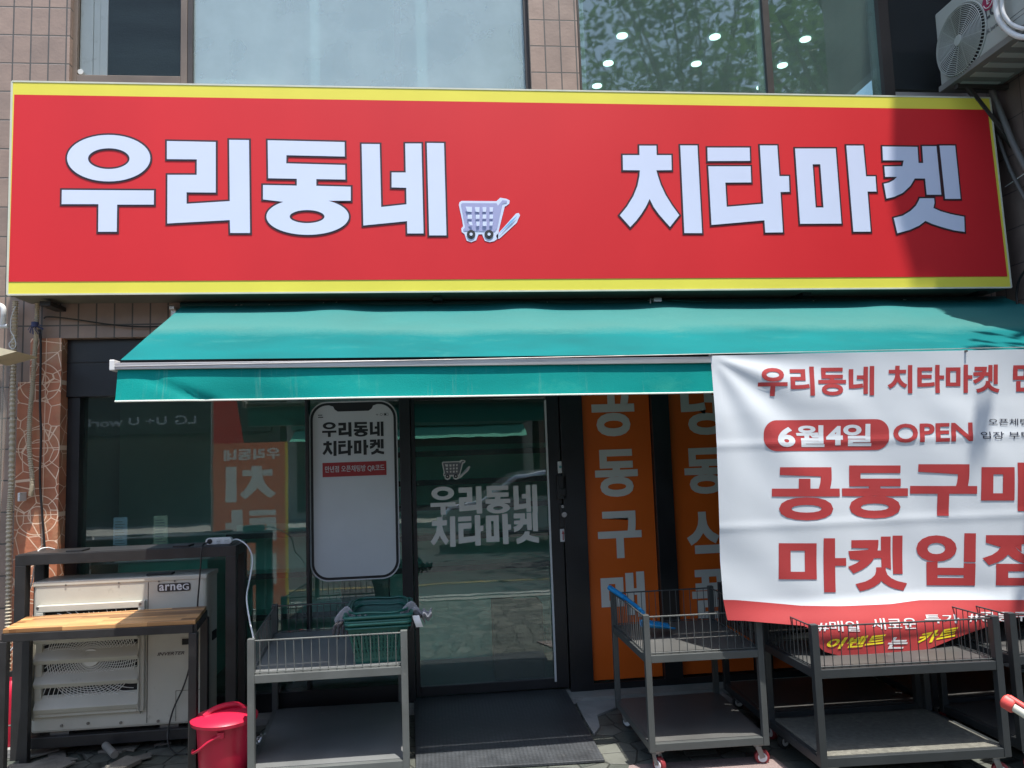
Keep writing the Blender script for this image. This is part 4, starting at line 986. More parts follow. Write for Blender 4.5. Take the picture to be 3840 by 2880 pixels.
ax0, ax1, ay0, ay1, az0, az1 = aty(121, 2400, -.34).x, aty(772, 2400, -.34).x, -.34, -.10, aty(400, 2735, -.34).z, aty(450, 2172, -.34).z
ac = thing('condenser_unit', ((ax0+ax1)/2, -.25, az0), 'weathered cream condenser unit with louvred fan guard inside black stand', 'air conditioner')
MB().box((ax0, ay0, az0), (ax1, ay1, az1)).build('casing', ACW, ac, .016)
MB().box((ax0-.004, ay0-.004, az1-.022), (ax1+.004, ay1+.004, az1+.006)).build('top_cover', ACW, ac, .006)
za = lambda x0, y0_, x1, y1_, Y=-.34: pxbox(x0/1.693, 1900+y0_/1.693, x1/1.693, 1900+y1_/1.693, Y)
b = za(935, 500, 938, 1385); MB().box((b[0], ay0-.0015, az0+.02), (b[0]+.003, ay0+.002, az1-.024)).build('panel_seam', ACD, ac)
b = za(1115, 1170, 1118, 1380); MB().box((b[0], ay0-.0015, az0+.02), (b[0]+.002, ay0+.002, b[3])).box((b[0], ay0-.0015, b[3]), (ax1-.02, ay0+.002, b[3]+.002)).build('hatch_seam', ACD, ac)
# fan guard
b = za(240, 610, 925, 1310); gx0, gz0, gx1, gz1 = b
fcx, fcz = aty(590/1.693, 1900+955/1.693, -.34).x, aty(590/1.693, 1900+950/1.693, -.34).z
fr_ = MB()
m1, m2 = .016, .05
fr_.box((gx0, ay0-.028, gz1-m1-.02), (gx1, ay0-.001, gz1)).box((gx0, ay0-.028, gz0), (gx0+.035, ay0-.001, gz1-m1-.02)).box((gx1-.035, ay0-.028, gz0), (gx1, ay0-.001, gz1-m1-.02)).box((gx0+.035, ay0-.028, gz0), (gx1-.035, ay0-.001, gz0+.02))
fo = fr_.build('guard_frame', ACW, ac, .003)
MB().box((gx0+.03, ay0-.003, gz0+.02), (gx1-.03, ay0-.001, gz1-.03)).build('fan_opening', ACD, ac)
gr = MB()
lim = lambda x, z: gx0+.034 < x < gx1-.034 and gz0+.02 < z < gz1-.034
for k in range(1, 19):
    R = .012*k+.02; pts = []
    for q in range(73):
        x, z = fcx+R*math.cos(q*math.pi/36), fcz+R*math.sin(q*math.pi/36)
        if lim(x, z): pts.append((x, ay0-.018, z))
        else:
            if len(pts) > 2: gr.tube(pts, .0024, 5)
            pts = []
    if len(pts) > 2: gr.tube(pts, .0024, 5)
for k in range(60):
    a = k*math.pi/30; pts = [(fcx+r_*math.cos(a+r_*2.4), ay0-.021, fcz+r_*math.sin(a+r_*2.4)) for r_ in [.05+.02*i for i in range(14)]]
    pts = [p for p in pts if lim(p[0], p[2])]
    if len(pts) > 2: gr.tube(pts, .002, 4)
gr.build('fan_grille', ACG, ac)
MB().cyl((fcx, ay0-.03, fcz), (0, 1, 0), .048, .01, 28).build('grille_hub', ACG, ac, .002, True)
for (ya, yb) in ((776, 858), (893, 988), (1042, 1138), (1190, 1300)):
    b = za(217, ya, 878, yb, -.38); zt_, zb2 = b[3], b[1]
    x0_, x1_ = b[0], b[2]
    pr = [(ay0-.012, zt_), (ay0-.05, zt_-(zt_-zb2)*.62), (ay0-.055, zt_-(zt_-zb2)*.72), (ay0-.04, zb2), (ay0-.036, zb2), (ay0-.05, zt_-(zt_-zb2)*.74), (ay0-.046, zt_-(zt_-zb2)*.60), (ay0-.008, zt_-.002)]
    MB().prism([(x0_, y, z) for y, z in pr], (x1_-x0_, 0, 0)).build('louvre', ACW, ac, .001)
b = za(205, 800, 892, 1325, -.37)
sdp = MB()
for x in (b[0]-.004, b[2]-.006):
    sdp.add([(x, ay0-.002, b[1]-.02), (x, ay0-.05, b[1]+.02), (x, ay0-.04, b[3]), (x, ay0-.002, b[3]), (x+.002, ay0-.002, b[1]-.02), (x+.002, ay0-.05, b[1]+.02), (x+.002, ay0-.04, b[3]), (x+.002, ay0-.002, b[3])], [(0,1,2,3),(7,6,5,4),(0,4,5,1),(1,5,6,2),(2,6,7,3),(3,7,4,0)])
sdp.build('louvre_bracket', ACW, ac)
bt = za(1012, 490, 1200, 530)
d = Decal(); d.shape([rrect(bt[0]-.010, bt[1]-.006, bt[2]+.010, bt[3]+.005, .013, 6)], ay0-.003); lg = d.build('maker_lettering', mat('aclogo_dark', (.03, .03, .03), .4), ac)
bm_ = bt[0]+(bt[2]-bt[0])*.79
d = Decal(); d.text('arne', bt[0], bt[1], bm_-.004, bt[3]-.001, ay0-.0045, bold=.02, space=1.1); d.text('G', bm_, bt[1], bt[2], bt[3]-.001, ay0-.0045, bold=.01); d.build('lettering_fill', WHITEP, lg)
d = Decal(); d.text('INVERTER', *za(1000, 921, 1172, 942), ay0-.003, bold=.02, shear=.3); d.build('inverter_lettering', mat('inv', (.08, .06, .06), .4), ac)
b = za(1148, 828, 1255, 880); hr = MB().box((b[0], ay0-.004, b[1]), (b[2], ay0-.001, b[3])).build('handle_recess', ACW, ac, .002)
MB().box((b[0]+.008, ay0-.0055, b[1]+.006), (b[2]-.008, ay0-.003, b[3]-.006)).build('recess_hole', ACD, hr)
sw = MB()
for x, y in ((420, 497), (757, 483), (1010, 474), (1110, 471), (392, 1390), (768, 1371), (1005, 1360), (254, 640), (901, 612), (560, 1375)):
    b = za(x-6, y-6, x+6, y+6); R = .008 if y > 600 else .005; yy = ay0-.030 if 600 < y < 700 else ay0-.006
    sw.cyl(((b[0]+b[2])/2, yy, (b[1]+b[3])/2), (0, 1, 0), R, .005, 14)
sw.build('screw', SCREW, ac)
sc_d = MB().box((ax1-.002, ay0+.12, .55), (ax1+.006, ay0+.2, .60)).build('side_handle', ACD, ac)
MB().box((ax0+.1, -.33, az0-.03), (ax0+.2, -.12, az0)).box((ax1-.25, -.33, az0-.03), (ax1-.15, -.12, az0)).build('foot', SCREW, ac)
phn = MB().box((-1.66, -.30, az1+.007), (-1.52, -.24, az1+.018)).build('black_clip', BLACKP, None, .002); tag(phn, 'flat black clip lying on top of the cream condenser', 'clip')

# ---- table with butcher block top
tz = .777
tq = [atz(-40, 2362, tz), atz(733, 2325, tz), atz(775, 2272, tz), atz(100, 2312, tz)]
tq = [Vector((-2.19, tq[1].y+.03, tz)), tq[1], tq[2], tq[3]]
tbl = thing('side_table', ((tq[0]+tq[2])/2).xy.to_3d(), 'narrow table with butcher block wood top and black steel legs', 'table')
def woodmat():
    m = mat('butcher_block', (.36, .185, .075), .4, 0, .18, 3, .04, 60, stretch=(1, 12, 1))
    n = m.node_tree.nodes; l = m.node_tree.links; b = n['Principled BSDF']; src = b.inputs['Base Color'].links[0].from_socket
    tc = n.new('ShaderNodeTexCoord'); br = n.new('ShaderNodeTexBrick'); br.offset = .37; br.inputs['Scale'].default_value = 1; br.inputs['Brick Width'].default_value = .42; br.inputs['Row Height'].default_value = .038
    br.inputs['Mortar Size'].default_value = .0006; br.inputs['Color1'].default_value = (.38, .33, .28, 1); br.inputs['Color2'].default_value = (1.75, 1.8, 1.75, 1); br.inputs['Mortar'].default_value = (.5, .42, .35, 1)
    l.new(tc.outputs['Object'], br.inputs[0])
    mm = n.new('ShaderNodeMix'); mm.data_type = 'RGBA'; mm.blend_type = 'MULTIPLY'; mm.inputs[0].default_value = 1; l.new(src, mm.inputs[6]); l.new(br.outputs[0], mm.inputs[7]); l.new(mm.outputs[2], b.inputs['Base Color'])
    return m
MB().hexa([p-Vector((0, 0, .022)) for p in tq], [p for p in tq]).build('table_top', woodmat(), tbl, .003)
q = [p+((tq[0]+tq[1]+tq[2]+tq[3])/4-p)*.02-Vector((0, 0, .022+.02)) for p in tq]
f = MB()
for a in range(4): f.beam(q[a], q[(a+1) % 4], .03, .04)
f.build('apron_frame', BLACKM, tbl, .002)
for p in q: MB().beam(Vector((p.x, p.y, 0)), Vector((p.x, p.y, p.z-.02)), .04, .04, (0, 1, 0)).build('leg', BLACKM, tbl, .002)

# ---- red bin
bc = Vector((aty(842, 2720, -.78).x, -.78, 0))
bn_ = thing('pedal_bin', bc, 'bright red plastic bucket bin with lid and swing handle', 'bin')
Rb = .135; H = .285
MB().lathe(bc, [(0, .002), (.115, 0), (.12, .01), (Rb, H-.03), (Rb+.004, H-.03), (Rb+.006, H)], 48).build('bucket', REDP, bn_, 0, True)
MB().lathe(bc+Vector((0, 0, H-.008)), [(Rb+.01, -.012), (Rb+.028, -.01), (Rb+.030, .006), (Rb+.020, .014), (Rb, .022), (Rb-.04, .034), (.05, .042), (0, .045)], 48).build('lid', REDP, bn_, 0, True)
MB().tube(smoothpath([bc+Vector((-.085, -.05, H+.018)), bc+Vector((-.05, -.03, H+.042)), bc+Vector((.0, 0, H+.05)), bc+Vector((.05, .03, H+.044)), bc+Vector((.085, .05, H+.018))]), .016, 8).build('lid_grip', REDP, bn_, 0, True)
MB().tube(smoothpath([bc+Vector((.02, -Rb-.006, H-.05)), bc+Vector((-.03, -Rb-.012, H-.07)), bc+Vector((-.09, -Rb+.005, H-.115)), bc+Vector((-Rb-.005, -.06, H-.15)), bc+Vector((-Rb-.01, .0, H-.14))]), .007, 8).build('swing_handle', REDP, bn_, 0, True)
MB().box(bc+Vector((.0, -Rb-.012, H-.065)), bc+Vector((.035, -Rb+.004, H-.035))).build('handle_boss', REDP, bn_, .003)

# ---- power strip + cables
ps = thing('power_strip', aty(820, 2033, -.3), 'white three-socket power strip lying on top of the black stand', 'power strip')
b = pxbox(772, 2014, 870, 2044, -.3)
pm = MB().prism([(x, -.31, z) for x, z in rrect(b[0], sz+.006, b[2], sz+.044, .018, 6)], (0, .035, 0)).build('strip_body', WHITEP, ps, .002)
for k, m_ in ((.17, BLACKP), (.5, UPVC), (.8, UPVC)):
    x = b[0]+(b[2]-b[0])*k; o = MB().cyl((x, -.315, sz+.025), (0, 1, 0), .0145, .01, 20).build('socket', m_, pm, .001)
    if m_ is UPVC: MB().cyl((x-.005, -.317, sz+.025), (0, 1, 0), .0022, .004, 8).cyl((x+.005, -.317, sz+.025), (0, 1, 0), .0022, .004, 8).build('socket_hole', BLACKP, o)
cb_ = [(b[2], -.29, sz+.025), aty(895, 2024, -.30), aty(930, 2050, -.36), aty(947, 2100, -.46), aty(935, 2180, -.56), aty(925, 2240, -.7), aty(935, 2320, -.8), aty(950, 2390, -.9), aty(946, 2400, -.935)]
tag(MB().tube(smoothpath(cb_), .0042, 8).build('white_cable', WHITEP, None, 0, True), 'white cable looping from the power strip down to the cart', 'cable')
kb_ = [(b[0]+.02, -.32, sz+.02), aty(758, 2050, -.39), aty(752, 2130, -.392), aty(742, 2250, -.39), aty(738, 2330, -.38), aty(715, 2480, -.37), aty(690, 2570, -.37), aty(650, 2660, -.37), aty(630, 2740, -.38), aty(632, 2790, -.42), aty(655, 2822, -.48), aty(700, 2828, -.55)]
tag(MB().tube(smoothpath(kb_), .0045, 8).build('black_cable', BLACKP, None, 0, True), 'black cable dangling in front of the cream condenser', 'cable')
wc2 = [aty(205, 2060, -.12), aty(180, 2054, -.16), aty(150, 2060, -.2), aty(135, 2085, -.22), aty(128, 2130, -.24), aty(118, 2190, -.24), aty(100, 2240, -.24), aty(95, 2255, -.24)]
tag(MB().tube(smoothpath(wc2), .004, 8).build('white_cable', WHITEP, None, 0, True), 'white cable looped over the left end of the black stand', 'cable')
wc3 = [aty(x, y, -.2) for x, y in ((70, 2405), (40, 2440), (15, 2490), (10, 2540), (22, 2575), (45, 2580))]
tag(MB().tube(smoothpath(wc3), .004, 8).build('white_cable', WHITEP, None, 0, True), 'white cable behind the table at far left edge', 'cable')

# ---- fire extinguisher
fx = Vector((aty(42, 2740, -.25).x, -.25, .05))
fe = thing('fire_extinguisher', (fx.x, -.25, .05), 'red fire extinguisher behind the wooden-topped table', 'fire extinguisher')
MB().lathe(fx, [(0, 0), (.046, 0), (.05, .01), (.05, .26), (.046, .30), (.03, .335), (.016, .35), (.016, .37), (0, .37)], 32).build('cylinder', REDX, fe, 0, True)
MB().lathe(fx, [(.0512, .115), (.0512, .122)], 32).build('band', ALU, fe)
MB().box(fx+Vector((-.015, -.012, .37)), fx+Vector((.015, .012, .40))).beam(fx+Vector((0, 0, .40)), fx+Vector((.06, -.02, .43)), .018, .004).beam(fx+Vector((0, 0, .385)), fx+Vector((.06, -.02, .39)), .018, .004).build('valve', BLACKP, fe, .002)
MB().tube(smoothpath([fx+Vector((-.01, 0, .38)), fx+Vector((-.06, -.01, .37)), fx+Vector((-.07, -.02, .25)), fx+Vector((-.062, -.02, .15))]), .007, 8).build('hose', BLACKP, fe, 0, True)
sb_ = MB().box((fx.x-.08, -.33, 0), (fx.x+.08, -.17, .05)).build('crate_block', CONC, None, .004); tag(sb_, 'low concrete block under the fire extinguisher', 'block')

# ---- conduits and cables on the pier
def conduit(pts, r, name, label, m=BEIGEP):
    pp = smoothpath(pts, 60)
    L = [pp[0]]
    o = MB().tube(pp, r, 10, rf=lambda i: r*(1.0+.2*math.cos(i*math.pi/2))).build(name, m, None, 0, False)
    return tag(o, label, 'conduit')
n_seg = 10
cpts = [aty(58, 1130, -.06), aty(52, 1300, -.06), aty(48, 1500, -.06), aty(43, 1800, -.06), aty(35, 1950, -.06), aty(33, 2200, -.06), aty(30, 2400, -.06), aty(27, 2600, -.06)]
conduit(cpts, .0155, 'corrugated_conduit', 'long beige corrugated conduit running down the left edge')
conduit([aty(140, 1135, -.05), aty(137, 1240, -.05), aty(130, 1330, -.045), aty(122, 1450, -.045), aty(112, 1560, -.045), aty(110, 1680, -.045), aty(121, 1800, -.045), aty(115, 1860, -.045)], .013, 'corrugated_conduit', 'shorter beige conduit crossing the terracotta tiled pier')
tag(MB().tube(smoothpath([aty(148, 1235, -.05), aty(153, 1300, -.04), aty(150, 1500, -.04), aty(154, 1640, -.04), aty(150, 1800, -.04), aty(160, 1950, -.04), aty(168, 2060, -.04)]), .007, 8).build('black_cable', BLACKP, None, 0, True), 'thin black cable hanging on the terracotta tiled pier', 'cable')
tag(MB().tube(smoothpath([aty(165, 1195, -.03), aty(180, 1188, -.03), aty(260, 1195, -.03), aty(420, 1218, -.03), aty(520, 1225, -.03), aty(600, 1225, -.03)]), .005, 8).build('black_cable', BLACKP, None, 0, True), 'black cable strung across brown tiles left of awning', 'cable')
bj = MB()
rr0 = random.Random(5)
cj = aty(137, 1222, -.07)
for k in range(16):
    a = rr0.uniform(0, 6.28); bj.tube([cj, cj+Vector((.02*math.cos(a), -.02, .02*math.sin(a))), cj+Vector((.045*math.cos(a+.4), -.01, .035*math.sin(a+.4)-.02))], .002, 4)
bj.cyl(cj+Vector((0, -.02, -.01)), (0, 0, 1), .02, .03, 10)
tag(bj.build('twine_knot', mat('blue_twine', (.04, .05, .12), .8)), 'dark blue twine knotted around the pier conduit', 'twine')
tag(MB().box(aty(66, 1848, -.1), aty(100, 1878, -.02)).build('socket_box', WHITEP, None, .003), 'small white socket box on the left pier', 'socket')
so_ = aty(83, 1863, -.105)
# neighbour's curtain and pipe fitting at far left
pcx = [aty(-60, 1350, -.35).x, aty(34, 1500, -.35).x]
cu = MB().grid(lambda u, v: (pcx[0]+(pcx[1]-pcx[0])*u-.05*v*u, -.35+.02*math.sin(u*22)+.01*math.sin(v*5+u*9), 2.18-1.75*v), 30, 14).build('plastic_curtain', CLEAR, None, 0, True)
tag(cu, 'translucent creased plastic curtain at the far left edge', 'curtain')
n1, n2, n3 = aty(-60, 1290, -.4), aty(62, 1318, -.4), aty(-60, 1352, -.4)
na = MB().prism([n1, n2, n3], (0, .25, 0)).build('awning_corner', mat('cream_awning', (.55, .48, .33), .6, 0, .1, 20), None); tag(na, 'cream corner of the neighbouring awning at left edge', 'awning')
pf = MB().tube(smoothpath([aty(-30, 1140, -.1), aty(8, 1150, -.12), aty(14, 1180, -.12), aty(10, 1215, -.1)]), .016, 12).tube([aty(-20, 1225, -.1), aty(30, 1222, -.1)], .014, 10)
tag(pf.build('pipe_fitting', WHITEP, None, 0, True), 'white plastic pipe elbow at left edge below sign', 'pipe')
tag(MB().tube(smoothpath([aty(58, 1150, -.08), aty(42, 1190, -.1), aty(40, 1240, -.1), aty(52, 1265, -.1), aty(34, 1290, -.1), aty(45, 1308, -.1), aty(60, 1295, -.1), aty(52, 1262, -.1)]), .003, 6).build('thin_wire', UPVC, None, 0, True), 'thin pale wire loop beside the left conduit', 'wire')

# white foil ball + hose near cart
fb = aty(985, 2760, -.3); fb = atz(985, 2775, .04)
bmf = bmesh.new(); bmesh.ops.create_icosphere(bmf, subdivisions=3, radius=.035)
for v in bmf.verts: v.co *= 1+.35*noise.noise(v.co*60); v.co += fb
me = bpy.data.meshes.new('foil_wrap'); bmf.to_mesh(me); bmf.free(); fo_ = link('foil_wrap', me, SILVER); tag(fo_, 'crumpled foil wrap behind the grey cart', 'foil')
# pipes and rubble under the condenser
pv = MB().tube([atz(395, 2795, .06), atz(430, 2830, .05)], .02, 14); o = pv.build('drain_pipe', mat('pvc_dirty', (.16, .155, .14), .7, 0, .3, 9), None, 0, True); tag(o, 'short grey drain pipe lying under the condenser', 'pipe')
rub = MB(); rr1 = random.Random(11)
for k in range(26):
    x, y = rr1.uniform(-2.3, -1.2), rr1.uniform(-.75, -.0); a = rr1.uniform(0, 3.14); w_ = rr1.uniform(.03, .14); h_ = rr1.uniform(.004, .02)
    c, s = math.cos(a), math.sin(a); d2 = w_*rr1.uniform(.3, .6); pts = [(-w_, -d2), (w_*.8, -d2*.9), (w_, d2), (-w_*.7, d2*.8)]
    rub.prism([(x+p*c-q_*s, y+p*s+q_*c, .002+k*.0006) for p, q_ in pts], (0, 0, h_))
o = rub.build('rubble', mat('rubble', (.14, .13, .11), .85, 0, .4, 8, .5, 40), None); tag(o, 'loose slate scraps and debris under the condenser stand', 'rubble', kind='stuff')

# ---- bar at bottom right
bq0, bq1 = aty(3788, 2640, -1.95), aty(3960, 2745, -2.1)
bar_ = thing('hand_trolley', (bq1.x+.1, -2.0, 0), 'white bar with red rubber end at the bottom right edge', 'trolley')
MB().tube([bq0, bq1, bq1+Vector((.3, -.05, -.12))], .021, 16).build('bar', mat('cream_bar', (.62, .6, .5), .4), bar_, 0, True)
dr = (bq1-bq0).normalized()
MB().tube([bq0-dr*.028, bq0-dr*.02, bq0+dr*.012, bq0+dr*.02], .03, 20, rf=lambda i: (.022, .031, .031, .026)[i]).tube([bq0+dr*.0+Vector((0, .0, .026)), bq0+dr*.2+Vector((0, 0, .022))], .012, 10).build('end_cap', mat('red_rubber', (.55, .06, .05), .5), bar_, 0, True)
MB().tube([(bq1.x+.25, -2.12, 0), (bq1.x+.25, -2.12, .42)], .02, 12).build('post', BLACKM, bar_, 0, True)

# ================================================================== UPPER RIGHT: wall condenser
XA = 3.6
k0 = atx(3530, 340, XA); yA0 = k0.y; zA0 = k0.z
wa = thing('wall_condenser', (3.8, yA0-.4, zA0), 'grey outdoor air conditioner on brackets above the sign at right', 'air conditioner')
yA1 = yA0-.85; zA1 = zA0+.56
MB().box((XA, yA1, zA0+.03), (XR-.06, yA0, zA1)).build('casing', ACSH, wa, .012)
MB().box((XA-.012, yA1-.01, zA0-.012), (XR-.04, yA0+.01, zA0+.03)).build('base_rail', mat('rail_grey', (.16, .16, .15), .6), wa, .003)
fc = atx(3605, 152, XA)
MB().cyl((XA-.001, fc.y, fc.z), (-1, 0, 0), .222, .004, 48).build('fan_opening', ACD, wa)
gr = MB()
for k in range(17): gr.ring((XA-.014-.012*math.sin(min(1, k/16)*math.pi*.5)*0-.01, fc.y, fc.z), (1, 0, 0), .036+.0115*k, .0028, 48, 5)
for k in range(12):
    a = k*math.pi/6; gr.tube([(XA-.02, fc.y+.03*math.cos(a), fc.z+.03*math.sin(a)), (XA-.02, fc.y+.222*math.cos(a+.25), fc.z+.222*math.sin(a+.25))], .0028, 5)
for k in range(64):
    a = k*math.pi/32; gr.tube([(XA-.022, fc.y+.218*math.cos(a), fc.z+.218*math.sin(a)), (XA, fc.y+.236*math.cos(a), fc.z+.236*math.sin(a))], .0035, 5)
gr.ring((XA-.004, fc.y, fc.z), (1, 0, 0), .238, .006, 56, 6)
gr.build('fan_grille', ACSH, wa)
MB().cyl((XA-.03, fc.y, fc.z), (1, 0, 0), .034, .02, 28).build('grille_hub', ACSH, wa, .002, True)
def xtext(s, px0, py0, px1, py1, x, bold, m, parent, name):
    vs, fs = text2d(s, bold); a = atx(px0, py1, x); b_ = atx(px1, py0, x)
    pts = []
    y_0, y_1 = atx(px0, (py0+py1)/2, x).y, atx(px1, (py0+py1)/2, x).y
    return vs, fs
def ytext(s, y0_, z0_, y1_, z1_, x, bold, m, parent, name):
    vs, fs = text2d(s, bold); MB().add([(x, y0_+(y1_-y0_)*a, z0_+(z1_-z0_)*b_) for a, b_ in vs], fs).build(name, m, parent)
LGD = mat('logo_grey', (.05, .05, .06), .5)
l0 = atx(3697, 78, XA); l1 = atx(3731, 52, XA)
ytext('LG', l0.y, l0.z, l1.y-.02, l0.z+.075, XA-.0025, .04, LGD, wa, 'maker_lettering')
t0 = atx(3691, 137, XA); t1 = atx(3748, 100, XA); ytext('DUAL Inverter', t0.y, t0.z, t1.y, t0.z+.03, XA-.0025, .005, LGD, wa, 'inverter_lettering')
lc = atx(3708, 5, XA); lo = MB().cyl((XA-.001, lc.y, lc.z), (-1, 0, 0), .055, .003, 32).build('round_logo', mat('logo_red', (.28, .01, .06), .4), wa)
lw_ = MB(); pts = [(XA-.006, lc.y+.04*math.cos(t*.1), lc.z+.04*math.sin(t*.1)) for t in range(8, 62)]; lw_.tube(pts, .003, 5); lw_.tube([(XA-.006, lc.y, lc.z), (XA-.006, lc.y-.04, lc.z)], .003, 5).tube([(XA-.006, lc.y+.008, lc.z+.02), (XA-.006, lc.y+.008, lc.z-.014)], .003, 5).tube([(XA-.006, lc.y+.008, lc.z-.014), (XA-.006, lc.y-.01, lc.z-.014)], .003, 5)
lw_.build('logo_ring', WHITEP, lo)
ex = MB()
for k in range(2):
    z = zA0+.1+.03*k; ex.box((XA-.0015, yA1+.03, z), (XA+.001, yA1+.26, z+.002))
ex.build('pressed_line', LGD, wa)
# ribbed underside
ub = MB()
for k in range(6): ub.box((XA+.04, yA1+.06+k*.125, zA0-.018), (XR-.08, yA1+.12+k*.125, zA0-.011))
ub.build('base_rib', ACSH, wa, .004)
bk = thing('ac_bracket', (3.9, yA0-.4, 3.6), 'dark steel bracket under the wall air conditioner', 'bracket')
for y in (yA0-.12, yA1+.12):
    bb_ = MB()
    bb_.beam((XA+.02, y, zA0-.03), (XR, y, zA0-.03), .035, .03); bb_.beam((XA+.1, y, zA0-.03), (XR, y, zA0-.45), .03, .03)
    bb_.build('bracket_arm', DBROWN, bk, .002)
pp_ = [atx(3715, 330, 3.9), atx(3760, 440, 3.93), atx(3800, 540, 3.94), atx(3850, 640, 3.95)]
tag(MB().tube(smoothpath(pp_), .02, 12).build('wall_pipe', mat('pipe_grey', (.12, .115, .11), .6), None, 0, True), 'grey insulated pipe descending diagonally right of the sign', 'pipe')
pp2 = [atx(3712, 390, 3.93), atx(3745, 520, 3.94), atx(3790, 640, 3.95), atx(3850, 760, 3.96)]
tag(MB().tube(smoothpath(pp2), .012, 10).build('wall_pipe', mat('pipe_dark', (.09, .085, .08), .6), None, 0, True), 'thin dark pipe below the insulated one at the right', 'pipe')
tag(MB().tube(smoothpath([atx(3770, 700, 3.96), atx(3800, 680, 3.96), atx(3850, 645, 3.96)]), .003, 6).build('thin_wire', UPVC), 'thin pale wire on the dark wall right of sign', 'wire')
tag(MB().tube(smoothpath([atx(3850, 1005, 3.95), atx(3822, 1050, 3.95), atx(3812, 1100, 3.95), atx(3815, 1140, 3.95)]), .008, 8).build('black_cable', BLACKP, None, 0, True), 'black cable curving down the right wall by the sign', 'cable')
lp_ = [atx(3740, -40, XA-.06), atx(3735, 20, XA-.06), atx(3745, 70, XA-.06), atx(3775, 110, XA-.04), atx(3815, 135, XA-.02), atx(3850, 140, XA)]
tag(MB().tube(smoothpath(lp_), .017, 12).build('refrigerant_hose', WHITEP, None, 0, True), 'outer white taped hose curving across the wall air conditioner', 'hose')
lp_ = [atx(3762, -40, XA-.06), atx(3757, 15, XA-.06), atx(3765, 55, XA-.06), atx(3790, 88, XA-.04), atx(3825, 105, XA-.02), atx(3850, 108, XA)]
tag(MB().tube(smoothpath(lp_), .012, 12).build('refrigerant_hose', WHITEP, None, 0, True), 'inner thinner white hose curving across the wall air conditioner', 'hose')

# ================================================================== SHOP INTERIOR FITTINGS
def pegmat():
    m = mat('pegboard', (.30, .72, .60), .45, 0, .08, 3)
    n = m.node_tree.nodes; l = m.node_tree.links; b = n['Principled BSDF']; src = b.inputs['Base Color'].links[0].from_socket
    tc = n.new('ShaderNodeTexCoord'); sp = n.new('ShaderNodeSeparateXYZ'); cb = n.new('ShaderNodeCombineXYZ'); l.new(tc.outputs['Object'], sp.inputs[0]); l.new(sp.outputs[0], cb.inputs[0]); l.new(sp.outputs[2], cb.inputs[1])
    br = n.new('ShaderNodeTexBrick'); br.inputs['Scale'].default_value = 1; br.offset = 0; br.inputs['Brick Width'].default_value = .032; br.inputs['Row Height'].default_value = .05; br.inputs['Mortar Size'].default_value = .0105
    br.inputs['Color1'].default_value = (.35, .35, .35, 1); br.inputs['Color2'].default_value = (.35, .35, .35, 1); br.inputs['Mortar'].default_value = (1, 1, 1, 1); br.inputs['Mortar Size'].default_value = .022
    l.new(cb.outputs[0], br.inputs[0])
    mm = n.new('ShaderNodeMix'); mm.data_type = 'RGBA'; mm.blend_type = 'MULTIPLY'; mm.inputs[0].default_value = 1; l.new(src, mm.inputs[6]); l.new(br.outputs[0], mm.inputs[7]); l.new(mm.outputs[2], b.inputs['Base Color'])
    return m
PEG = pegmat()
def gondola(x0, x1, y, zs, label):
    r = thing('shelf_rack', ((x0+x1)/2, y, .06), label, 'shelves')
    MB().box((x0, y+.3, .06), (x1, y+.33, zs[0]+.05)).build('back_panel', PEG, r)
    for z in zs:
        s_ = MB().box((x0, y, z-.03), (x1, y+.3, z)).build('shelf', MINTD, r, .002)
        MB().box((x0, y-.012, z-.032), (x1, y-.002, z+.008)).build('price_rail', BLACKP, s_)
    return r
zz = [aty(1800, p, .7).z for p in (1797, 1890, 2002, 2120)]
gondola(-.35, 1.4, .7, [aty(1800, 1690, .7).z]+zz, 'mint green pegboard shelf rack seen through the glass door')
gondola(-1.55, -.75, 1.0, [1.05, .75, .45], 'low mint green rack behind the left shop window')
ct = thing('checkout_counter', (-1.9, .9, .06), 'teal counter behind the left window beside the condenser', 'counter')
MB().box((-2.2, .7, .06), (-1.6, 1.2, .92)).build('counter_body', MINTD, ct, .004); MB().box((-2.22, .68, .92), (-1.58, 1.22, .95)).build('counter_top', UPVC, ct, .004)
for px, py, lab, m_ in ((425, 1940, 'pale blue notice sheet in the left shop window', mat('blue_paper', (.28, .36, .46), .6)), (576, 1934, 'cream notice sheet in the left shop window', mat('cream_paper', (.42, .44, .33), .6))):
    b = pxbox(px, py, px+52, py+105, .16)
    s_ = thing('notice_sheet', ((b[0]+b[2])/2, .16, b[1]), lab, 'notice'); p_ = MB().box((b[0], .16, b[1]), (b[2], .162, b[3])).build('sheet', m_, s_)
    l_ = MB()
    for k in range(9): l_.box((b[0]+.01, .158, b[3]-.03-k*.017), (b[2]-.01-.02*random.random(), .1595, b[3]-.025-k*.017))
    l_.build('print_line', mat('print', (.16, .17, .18), .6), p_)
bx = thing('stock_box', (.6, .45, .06), 'dark cardboard carton inside behind the glass door', 'box')
MB().box((.38, .35, .06), (.72, .6, .55)).build('carton', mat('carton_dark', (.045, .03, .025), .8, 0, .2), bx, .002); MB().box((.38, .345, .55), (.54, .6, .56)).build('flap', mat('carton_flap', (.10, .075, .055), .8), bx)

